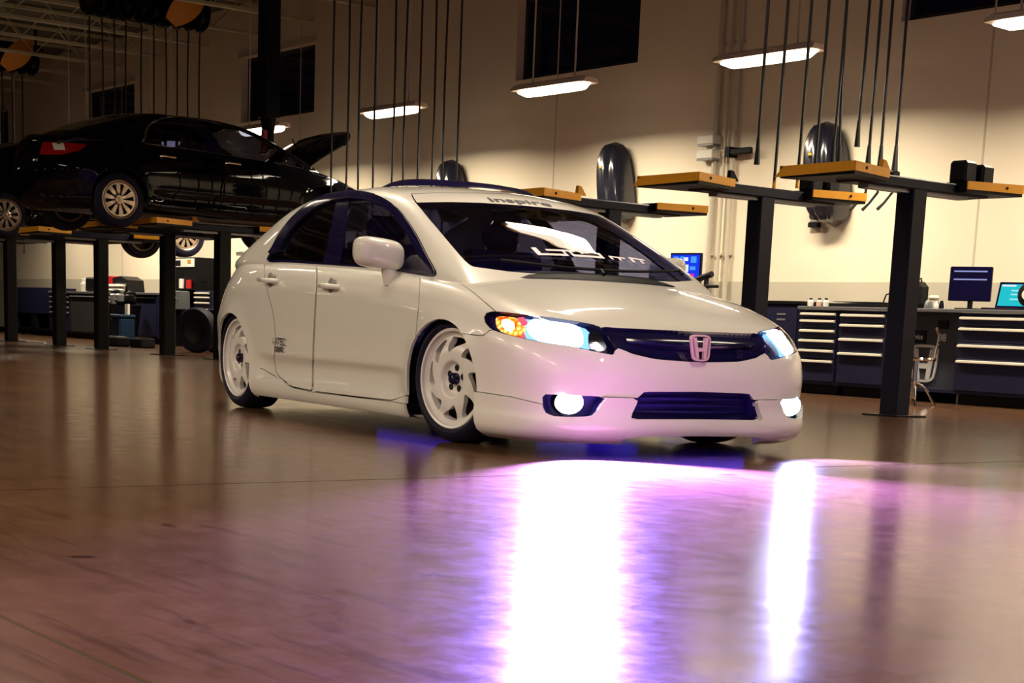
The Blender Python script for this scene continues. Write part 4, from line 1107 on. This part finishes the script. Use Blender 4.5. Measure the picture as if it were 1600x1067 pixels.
for x, rr, lab in ((-13.86, 0.030, 'leftmost of the three painted wall conduits'), (-13.70, 0.018, 'middle and thinnest of the three painted wall conduits'), (-13.56, 0.026, 'rightmost of the three painted wall conduits')):
    r = empty('conduit', (x, 13.37, 0.95), 0, lab, 'pipe', 'painted conduits on the wall')
    MB().cyl((0, 0, 0), (0, 0, CEIL-0.95), rr, n=10).build('pipe', pipe_m, r, True)
    for z in (0.5, 1.6, 2.8, 3.8): MB().box(-rr-0.02, rr+0.02, -0.005, 0.038, z, z+0.025).build('clamp', pipe_m, r)
r = empty('junction_box', (-13.93, 13.37, 2.52), 0, 'pair of pale louvred boxes strapped to the wall conduits', 'junction box')
for k in range(2): MB().box(-0.13, 0.13, -0.10, 0.035, 0.16*k, 0.16*k+0.10, 0.01).build('box', white_plastic, r); MB().box(-0.13, 0.13, -0.09, 0.02, 0.16*k-0.015, 0.16*k-0.002).build('strap', grey_m, r)
r = empty('valve_arm', (-13.55, 13.33, 2.54), 0, 'short dark bar sticking out beside the wall conduits', 'bracket')
MB().box(-0.02, 0.34, -0.05, 0.0, 0.0, 0.07, 0.012).build('arm', steel_black, r); MB().box(-0.05, 0.02, -0.06, 0.075, -0.02, 0.09).build('arm_plate', steel_black, r)
r = empty('wall_socket', (-12.28, 13.41, 1.75), 0, 'small white wall socket box with a dark plug', 'socket')
MB().box(-0.07, 0.07, -0.05, 0.0, 0.03, 0.16, 0.01).build('box', white_plastic, r); MB().box(-0.065, 0.065, -0.06, -0.0, -0.02, 0.03).build('socket_base', black_plastic, r); MB().cyl((-0.01, -0.075, 0.10), (-0.01, -0.05, 0.10), 0.035, n=12).build('plug', black_plastic, r)

# ================================================================= benches on the right
BF, BT = 12.71, 0.885
def drawer_unit(x0, x1, label, pulls, top=BT-0.035, z0=0.10, pullm=None, body=None, depth=0.66, group='drawer cabinets along the wall'):
    r = empty('drawer_cabinet', ((x0+x1)/2, BF+0.02, 0), 0, label, 'cabinet', group); w = (x1-x0)/2-0.004
    MB().box(-w, w, 0.0, depth, z0, top).build('body', body or cab_navy, r)
    MB().box(-w+0.03, w-0.03, 0.08, depth-0.02, 0.0, z0).build('plinth', steel_black, r)
    zs = sorted(pulls, reverse=True); hi = top-0.02
    for k, z in enumerate(zs):
        lo = (zs[k+1]+0.035 if k+1 < len(zs) else z0+0.03)
        d = MB().box(-w+0.015, w-0.015, -0.018, 0.0, lo+0.004, min(hi, z+0.03), 0.004).build('drawer', body or cab_navy, r); hi = lo
        MB().prism([(-0.018, z-0.011), (-0.048, z-0.006), (-0.046, z+0.010), (-0.018, z+0.017)], 0, -w+0.035, w-0.035).build('pull', pullm or handle_metal, d)
    return r
drawer_unit(-11.79, -11.25, 'narrow navy cabinet with six pale drawer pulls beside the headlight', (.805, .735, .635, .535, .435, .33))
drawer_unit(-11.25, -10.62, 'navy cabinet with four drawer pulls just left of the rightmost lift post', (.80, .70, .56, .42))
drawer_unit(-9.79, -8.92, 'wide navy cabinet with four long drawer pulls under the laptop', (.80, .70, .545, .40))
drawer_unit(-8.90, -8.20, 'navy drawer cabinet past the right edge of the photo', (.80, .70, .545, .40))
r = empty('low_cabinet', (-12.20, BF+0.04, 0), 0, 'low navy cabinet with two small vents left of the six drawer cabinet', 'cabinet')
MB().box(-0.39, 0.39, 0.0, 0.62, 0.06, 0.905, 0.01).build('body', cab_navy, r); MB().box(-0.40, 0.40, -0.02, 0.64, 0.905, 0.935).build('top', steel_black, r); MB().box(-0.36, 0.36, -0.012, 0.0, 0.12, 0.87).build('door', cab_navy, r)
for z in (0.79, 0.735): MB().box(0.08, 0.20, -0.016, -0.012, z, z+0.018).build('vent', grey_m, r)
MB().box(-0.33, 0.33, 0.08, 0.60, 0.0, 0.06).build('plinth', steel_black, r)
tag(MB().box(-11.80, -8.18, BF-0.02, WALL_Y-0.02, BT-0.035, BT, 0.006).build('worktop', worktop_m), 'long grey worktop running over the navy drawer cabinets', 'worktop')
r = empty('knee_panel', (-10.20, BF+0.16, 0), 0, 'dark panel with a silver emblem and a number plate between the cabinets', 'panel')
MB().box(-0.40, 0.39, 0.0, 0.03, 0.10, BT-0.04).build('panel', mat('slate_panel', (0.035, 0.040, 0.060), 0.45), r)
MB().box(-0.40, 0.39, -0.10, 0.0, 0.10, 0.13).build('bottom_rail', cab_navy, r)
for q in (-0.39, 0.37): MB().box(q, q+0.02, -0.02, 0.0, 0.0, 0.10).build('foot', grey_m, r)
sgn = MB().box(-0.40, -0.06, -0.012, 0.0, 0.56, 0.68).build('sign', black_plastic, r); sil = mat('silver_print', (0.6, 0.6, 0.62), 0.4, metal=0.3)
lettering('sign_lettering', 'service', 0.075, lambda u, v: (-0.17+u*0.75, -0.016, 0.617+v), sil, sgn, 0.001)
MB().tube([(-0.36, -0.015, 0.64), (-0.36, -0.015, 0.605), (-0.34, -0.015, 0.595), (-0.32, -0.015, 0.605), (-0.31, -0.015, 0.65)], 0.005, 5).build('sign_mark', sil, sgn)
lettering('number_lettering', '08', 0.10, lambda u, v: (0.13+u, -0.004, 0.615+v), sil, r, 0.002)
MB().box(0.08, 0.19, -0.02, 0.0, 0.70, 0.78).build('clip', black_plastic, r)
o = emblem((0, 0, 0), 0.36, sil, r, 0.0); o.rotation_euler = (0, 0, -math.pi/2); o.location = (-0.06, -0.004, 0.36)
# chrome stool
r = empty('stool', (-9.62, 11.95, 0), 0, 'thin chrome stool standing by the emblem panel', 'stool')
MB().lathe([(0.0, 0.40), (0.17, 0.40), (0.18, 0.415), (0.17, 0.43), (0.0, 0.43)], axis=2, n=28).build('seat', chrome, r, True)
MB().cyl((0, 0, 0.06), (0, 0, 0.40), 0.022, n=12).build('column', chrome, r, True)
MB().tube([(0.12, 0.10, 0.43), (0.14, 0.12, 0.62), (0.12, 0.10, 0.70)], 0.012, 8).build('back_post', chrome, r, True)
for k in range(4):
    a = math.pi/4+k*math.pi/2
    g_ = MB().tube([(0.0, 0.0, 0.22), (0.10*math.cos(a), 0.10*math.sin(a), 0.16), (0.20*math.cos(a), 0.20*math.sin(a), 0.0)], 0.012, 8).build('leg', chrome, r, True)
# things on the right worktop
def screen_mat(name, c, c2, strength):
    mt = bpy.data.materials.new(name); mt.use_nodes = True; nt = mt.node_tree; nt.nodes.clear()
    o = nt.nodes.new('ShaderNodeOutputMaterial'); e = nt.nodes.new('ShaderNodeEmission'); e.inputs[0].default_value = (*c, 1); e.inputs[1].default_value = strength
    nt.links.new(e.outputs[0], o.inputs[0]); return mt
scr_cyan = screen_mat('cyan_screen', (0.02, 0.55, 0.62), None, 1.0); scr_pale = screen_mat('pale_screen_text', (0.35, 0.85, 0.85), None, 1.0); scr_blue = screen_mat('blue_screen', (0.01, 0.05, 0.85), None, 1.0)
scr_lblue = screen_mat('light_blue_screen', (0.08, 0.35, 1.0), None, 1.0); scr_white = screen_mat('white_screen', (0.85, 0.9, 1.0), None, 1.0); scr_pink = screen_mat('pink_screen', (0.75, 0.02, 0.45), None, 1.0); scr_dim = screen_mat('dim_screen', (0.30, 0.32, 0.62), None, 1.0)
r = empty('monitor', (-9.86, 12.95, BT), math.radians(14), 'black desk monitor showing two thin pale lines, on the right worktop', 'monitor')
V = [(-0.20, 0.10), (-0.235, 0.40), (0.235, 0.40), (0.20, 0.10)]
sc = MB().box(-0.21, 0.21, -0.015, 0.02, 0.08, 0.40, 0.008).build('screen', black_gloss, r)
for z in (0.35, 0.275): MB().box(-0.165, 0.165, -0.0175, -0.0155, z, z+0.013).build('screen_line', scr_dim, sc)
MB().cyl((0, 0.03, 0.0), (0, 0.03, 0.2), 0.025, n=10).build('stand', black_plastic, r); MB().box(-0.11, 0.11, -0.07, 0.11, 0.0, 0.015).build('base', black_plastic, r)
r = empty('laptop', (-9.40, 12.97, BT), math.radians(10), 'open laptop with a cyan screen at the right end of the worktop', 'laptop')
MB().box(-0.20, 0.20, -0.20, 0.06, 0.0, 0.02, 0.005).build('keyboard_deck', black_plastic, r)
V = [(-0.19, 0.06, 0.02), (0.19, 0.06, 0.02), (0.19, 0.13, 0.265), (-0.19, 0.13, 0.265)]; V += [(v[0], v[1]+0.02, v[2]) for v in V]
lid = MB().add(V, [(0, 1, 2, 3), (4, 7, 6, 5), (0, 4, 5, 1), (1, 5, 6, 2), (2, 6, 7, 3), (3, 7, 4, 0)]).build('lid', black_gloss, r)
def lid_patch(u0, u1, v0, v1, mt, d=0.002):
    P = [(u, 0.06+0.07*(v-0.02)/0.245-d, v) for u, v in ((u0, v0), (u1, v0), (u1, v1), (u0, v1))]; return MB().add(P, [(0, 1, 2, 3)]).build('screen_area', mt, lid)
lid_patch(-0.17, 0.17, 0.045, 0.245, scr_cyan)
for v in (0.10, 0.145, 0.18): lid_patch(-0.06, 0.12, v, v+0.014, scr_pale, 0.004)
lid_patch(-0.16, -0.02, 0.225, 0.240, scr_white, 0.004)
r = empty('desk_fan', (-9.09, 12.79, BT), 0, 'small round black desk fan with a pale hub at the right edge', 'fan')
MB().lathe([(0.0, -0.03), (0.07, -0.03), (0.105, -0.02), (0.11, 0.02), (0.07, 0.05), (0.0, 0.05)], center=(0, 0, 0.14), axis=1, n=24).build('guard', black_plastic, r, True)
MB().lathe([(0.0, -0.045), (0.045, -0.042), (0.05, -0.03)], center=(0, 0, 0.14), axis=1, n=20).build('hub', white_plastic, r, True); MB().box(-0.06, 0.06, -0.05, 0.05, 0.0, 0.02).build('base', black_plastic, r); MB().cyl((0, 0.02, 0.01), (0, 0.02, 0.12), 0.015, n=8).build('neck', black_plastic, r)
r = empty('parts_clutter', (-10.17, 12.86, BT), 0, 'small pile of metal fittings at the foot of the monitor', 'fittings')
for k in range(7):
    x, y = random.uniform(-0.10, 0.12), random.uniform(-0.07, 0.07)
    MB().lathe([(0.0, 0.0), (0.022, 0.0), (0.026, 0.02), (0.015, 0.05+0.03*random.random()), (0.0, 0.06+0.03*random.random())], center=(x, y, 0.0), axis=2, n=10).build('fitting', (grey_m, white_plastic, black_plastic)[k % 3], r, True)
MB().box(-0.09, 0.02, -0.03, 0.04, 0.08, 0.13, 0.02).build('rag', paper_m, r)
r = empty('tool_case', (-10.52, 12.98, BT), 0, 'black rounded case just right of the lift post on the worktop', 'case')
MB().box(-0.13, 0.11, -0.10, 0.10, 0.0, 0.26, 0.05).build('body', black_plastic, r, True); MB().tube([(-0.06, 0, 0.25), (-0.05, 0, 0.29), (0.05, 0, 0.29), (0.06, 0, 0.25)], 0.01, 6).build('handle', black_plastic, r)
r = empty('keyboard_tray', (-11.15, 12.92, BT), 0, 'flat black tray lying on the worktop left of the lift post', 'tray')
MB().prism([(-0.33, 0.0), (0.33, 0.0), (0.33, 0.05), (-0.29, 0.035)], 1, -0.12, 0.12).build('body', black_plastic, r); MB().box(-0.28, 0.30, -0.10, 0.10, 0.05, 0.056).build('mat', steel_black, r)
MB().tube([(0.28, 0, 0.05), (0.31, 0, 0.13), (0.36, 0.05, 0.16)], 0.008, 6).build('cable', black_plastic, r)
for k, (x, mt, lab) in enumerate(((-11.74, white_plastic, 'leftmost small white bottle on the worktop end'), (-11.62, mat('pale_pink_plastic', (0.6, 0.4, 0.36), 0.4), 'middle small pinkish bottle on the worktop end'), (-11.53, white_plastic, 'rightmost small white bottle on the worktop end'))):
    b = empty('bottle', (x, 12.82, BT), 0, lab, 'bottle', 'small bottles on the worktop'); MB().lathe([(0.0, 0.0), (0.03, 0.0), (0.033, 0.05), (0.018, 0.068), (0.0, 0.068)], axis=2, n=14).build('body', mt, b, True); MB().cyl((0, 0, 0.066), (0, 0, 0.085), 0.017, n=12).build('cap', black_plastic, b)

# bench behind the white car with the blue monitor
drawer_unit(-14.75, -13.75, 'navy cabinet under the blue monitor, hidden behind the white car', (.80, .70, .56, .42)); drawer_unit(-13.74, -12.66, 'navy cabinet right of the blue monitor, hidden behind the white car', (.80, .70, .56, .42))
tag(MB().box(-14.78, -12.63, BF-0.02, WALL_Y-0.05, BT-0.035, BT, 0.006).build('worktop', worktop_m), 'short worktop under the blue monitor behind the white car', 'worktop')
r = empty('monitor', (-13.80, 12.97, BT), math.radians(8), 'monitor with a bright blue screen above the white car hood', 'monitor')
sc = MB().box(-0.225, 0.225, -0.015, 0.02, 0.22, 0.57, 0.006).build('screen', black_gloss, r); MB().box(-0.205, 0.205, -0.0175, -0.0155, 0.24, 0.55).build('screen_area', scr_blue, sc)
for u0, u1, v0, v1, mt in ((-.17, -.10, .46, .53, scr_lblue), (-.08, -.02, .47, .53, scr_lblue), (.08, .16, .46, .53, scr_lblue), (-.03, .05, .36, .44, scr_white), (-.15, -.07, .37, .41, scr_lblue), (.07, .15, .38, .42, scr_lblue), (.07, .14, .28, .34, scr_pink), (.09, .19, .245, .27, scr_white), (-.02, .04, .48, .52, scr_white)):
    MB().box(u0, u1, -0.019, -0.0176, v0, v1).build('screen_icon', mt, sc)
MB().cyl((0, 0.04, 0.0), (0, 0.04, 0.3), 0.025, n=10).build('stand', black_plastic, r); MB().box(-0.12, 0.12, -0.08, 0.12, 0.0, 0.015).build('base', black_plastic, r)
r = empty('air_gun', (-13.32, 12.86, BT), 0, 'black handheld tool lying at the hood edge behind the white car', 'tool')
MB().cyl((-0.17, 0, 0.27), (0.06, 0, 0.33), 0.035, n=12).build('barrel', black_plastic, r, True); MB().cyl((-0.02, 0, 0.0), (-0.02, 0, 0.28), 0.028, n=10).build('grip', black_plastic, r, True); MB().box(-0.02, 0.16, -0.03, 0.03, 0.18, 0.215, 0.01).build('trigger_bar', black_plastic, r)

# ================================================================= benches on the left
r = empty('service_cart', (-32.95, 12.75, 0), 0, 'dark open service cart with a solid top box at the far left', 'cart')
MB().box(-1.0, 0.98, 0.0, 0.55, 0.44, 0.96, 0.01).build('top_box', cab_navy, r)
for x in (-0.98, -0.05, 0.10, 0.90): MB().box(x, x+0.10, 0.0, 0.5, 0.12, 0.44).build('leg', steel_black, r)
MB().box(-1.0, 0.98, 0.0, 0.55, 0.10, 0.15).build('shelf', steel_black, r)
for x in (-0.85, 0.75): MB().cyl((x, 0.10, 0.05), (x, 0.16, 0.05), 0.05, n=12).build('caster', black_plastic, r); MB().cyl((x, 0.40, 0.05), (x, 0.46, 0.05), 0.05, n=12).build('caster', black_plastic, r)
MB().lathe([(0.0, 0.15), (0.12, 0.15), (0.10, 0.26), (0.05, 0.34), (0.0, 0.35)], center=(-0.5, 0.25, 0), axis=2, n=14).build('oil_can', steel_black, r, True)
d1 = drawer_unit(-31.9, -30.9, 'dark cabinet with small grey drawers beside the far left cart', (.78, .68, .58, .48), pullm=grey_m, group='left hand cabinets')
drawer_unit(-30.88, -29.50, 'wide dark cabinet between two lift posts on the left', (.80,), pullm=grey_m, body=mat('charcoal_enamel', (0.02, 0.021, 0.022), 0.5), group='left hand cabinets')
drawer_unit(-29.48, -28.95, 'narrow cabinet with six pale pulls right of a lift post, left side', (.80, .72, .62, .52, .42, .31), group='left hand cabinets')
drawer_unit(-28.93, -27.0, 'plain dark cabinet behind the blue bin on the left', (.80,), pullm=steel_black, group='left hand cabinets')
drawer_unit(-25.55, -24.95, 'cabinet with four short pulls just left of the white car', (.90, .83, .74, .63), top=0.95, group='left hand cabinets')
tag(MB().box(-31.92, -26.98, BF-0.03, WALL_Y-0.02, BT-0.03, BT+0.01, 0.006).build('worktop', worktop_m), 'long dark worktop on the left under the raised sedans', 'worktop')
r = empty('equipment_case', (-29.4, 12.95, BT+0.012), 0, 'long black and red equipment case on the left worktop', 'case')
MB().box(-0.95, 0.10, -0.15, 0.18, 0.0, 0.27, 0.03).build('body', black_plastic, r, True); MB().prism([(-0.12, 0.0), (0.45, 0.0), (0.30, 0.29), (-0.12, 0.29)], 1, -0.16, 0.17).build('red_panel', red_m, r); MB().prism([(0.40, 0.0), (1.05, 0.0), (1.0, 0.22), (0.72, 0.29), (0.36, 0.26)], 1, -0.17, 0.16).build('lid', black_plastic, r); MB().box(0.55, 0.68, -0.175, -0.17, 0.11, 0.16).build('case_plate', grey_m, r)
for k, (z, x0, x1, lab) in enumerate(((0.0, -0.05, 0.95, 'lower folded pale cloth hanging at the front of the left worktop'), (0.075, 0.20, 0.98, 'upper folded pale cloth stacked on the left worktop'))):
    r = empty('shop_towel', (-29.0, 12.735, BT+0.012+z), 0, lab, 'cloth', 'folded cloths'); MB().box(x0-0.35, x1-0.35, -0.05, 0.03, 0.0, 0.07, 0.03).build('fold', paper_m, r, True); MB().box(x0-0.33, x1-0.36, -0.034, 0.03, 0.066, 0.072).build('top_fold', paper_m, r)
r = empty('spray_bottle', (-30.5, 12.85, BT+0.012), 0, 'pale spray bottle at the left end of the black case', 'bottle')
MB().lathe([(0.0, 0.0), (0.07, 0.0), (0.075, 0.14), (0.03, 0.20), (0.0, 0.20)], axis=2, n=16).build('body', paper_m, r, True); MB().box(-0.09, 0.04, -0.02, 0.02, 0.19, 0.25, 0.01).build('trigger', white_plastic, r)
r = empty('waste_bin', (-27.55, 12.30, 0), 0, 'black waste bin heaped with dark scraps on the left', 'bin')
MB().lathe([(0.0, 0.0), (0.26, 0.0), (0.33, 0.62), (0.35, 0.66), (0.32, 0.66), (0.30, 0.60)], axis=2, n=28).build('body', black_plastic, r, True)
for k in range(14):
    a = random.random()*6.28; q = random.random()*0.3; MB().box(q*math.cos(a)-0.08, q*math.cos(a)+0.08, q*math.sin(a)-0.06, q*math.sin(a)+0.07, 0.60+0.14*random.random(), 0.74+0.20*random.random(), 0.03).build('scrap', (black_plastic, steel_black, grey_m)[k % 3], r, True)
r = empty('blue_bin', (-26.95, 12.05, 0), 0, 'blue upright bin with a pale label on the left', 'bin')
MB().box(-0.20, 0.20, -0.15, 0.15, 0.0, 0.44, 0.03).build('body', blue_m, r, True); MB().box(-0.21, 0.21, -0.16, 0.16, 0.44, 0.50, 0.02).build('lid', blue_m, r, True); MB().box(0.04, 0.16, 0.02, 0.06, 0.49, 0.68).build('label_card', white_plastic, r)
for x, y, lab in ((-24.7, 10.95, 'small black box with a pale lid on the floor, left of its twin'), (-24.2, 11.15, 'small black box on the floor beside the blue bin')):
    r = empty('floor_box', (x, y, 0), 0.2, lab, 'box', 'black boxes on the floor'); MB().box(-0.16, 0.16, -0.14, 0.14, 0.0, 0.15, 0.02).build('body', black_plastic, r, True); MB().box(-0.12, 0.10, -0.10, 0.10, 0.15, 0.16).build('lid', grey_m if x < -24.5 else steel_black, r)
r = empty('tool_tower', (-26.02, 12.78, 0), 0, 'tall black tool tower with a lit white panel on top, left of the white car', 'tool chest')
MB().box(-0.50, 0.42, 0.0, 0.5, 0.08, 1.50, 0.01).build('body', steel_black, r); MB().box(-0.46, 0.34, -0.012, 0.0, 1.34, 1.48).build('panel', white_plastic, r); MB().box(-0.40, -0.16, -0.016, -0.012, 1.36, 1.45).build('panel_inset', black_plastic, r); MB().box(0.10, 0.22, -0.016, -0.012, 1.40, 1.46).build('panel_mark', orange_m, r)
MB().cyl((-0.04, -0.05, 0.98), (-0.04, -0.05, 1.14), 0.045, n=12).build('white_can', white_plastic, r); MB().cyl((0.24, -0.05, 0.98), (0.24, -0.05, 1.12), 0.05, n=12).build('red_can', red_m, r); MB().box(-0.5, 0.42, -0.12, 0.0, 0.955, 0.975).build('ledge', steel_black, r)
MB().box(-0.45, 0.45, 0.05, 0.45, 0.0, 0.08).build('plinth', steel_black, r); MB().tube([(0.42, 0.1, 1.10), (0.62, 0.1, 1.10)], 0.01, 6).build('hook', steel_black, r)
r = empty('control_box', (-25.95, 12.50, 0), 0, 'grey metal control box with three round knobs in front of the tool tower', 'control box')
MB().box(-0.30, 0.28, 0.0, 0.2, 0.62, 0.93, 0.01).build('body', cab_grey, r); MB().box(-0.05, 0.05, 0.05, 0.15, 0.0, 0.62).build('stand', steel_black, r); MB().box(-0.2, 0.2, -0.1, 0.2, 0.0, 0.02).build('base', steel_black, r)
for x, z in ((-0.15, 0.80), (0.13, 0.80), (-0.01, 0.69)): MB().cyl((x, -0.015, z), (x, 0.0, z), 0.03, n=12).build('knob', grey_m, r)
for k, (x, y, lab) in enumerate(((-22.0, 11.0, 'front tyre leaning in the row on the floor left of the white car'), (-22.3, 11.45, 'rear tyre leaning in the row on the floor left of the white car'))):
    r = empty('loose_tyre', (x, y, 0), 0.5, lab, 'tyre', 'loose tyres on the floor'); MB().lathe([(0.20, -0.09), (0.30, -0.10), (0.325, -0.06), (0.325, 0.06), (0.30, 0.10), (0.20, 0.09), (0.19, 0.0)], center=(0, 0, 0.325), axis=1, n=36, close=True).build('tyre', rubber, r, True); MB().lathe([(0.20, -0.075), (0.17, -0.06), (0.06, -0.045), (0.0, -0.045)], center=(0, 0, 0.325), axis=1, n=30).build('rim', black_plastic, r, True)
r = empty('floor_pole', (-25.6, 9.9, 0), 0, 'pale steel strip lying on the floor left of the white car', 'strip')
MB().box(-0.55, 0.55, -0.02, 0.02, 0.0, 0.03).build('strip', white_plastic, r); MB().box(-0.56, -0.50, -0.03, 0.03, 0.0, 0.04).build('end_cap', grey_m, r)
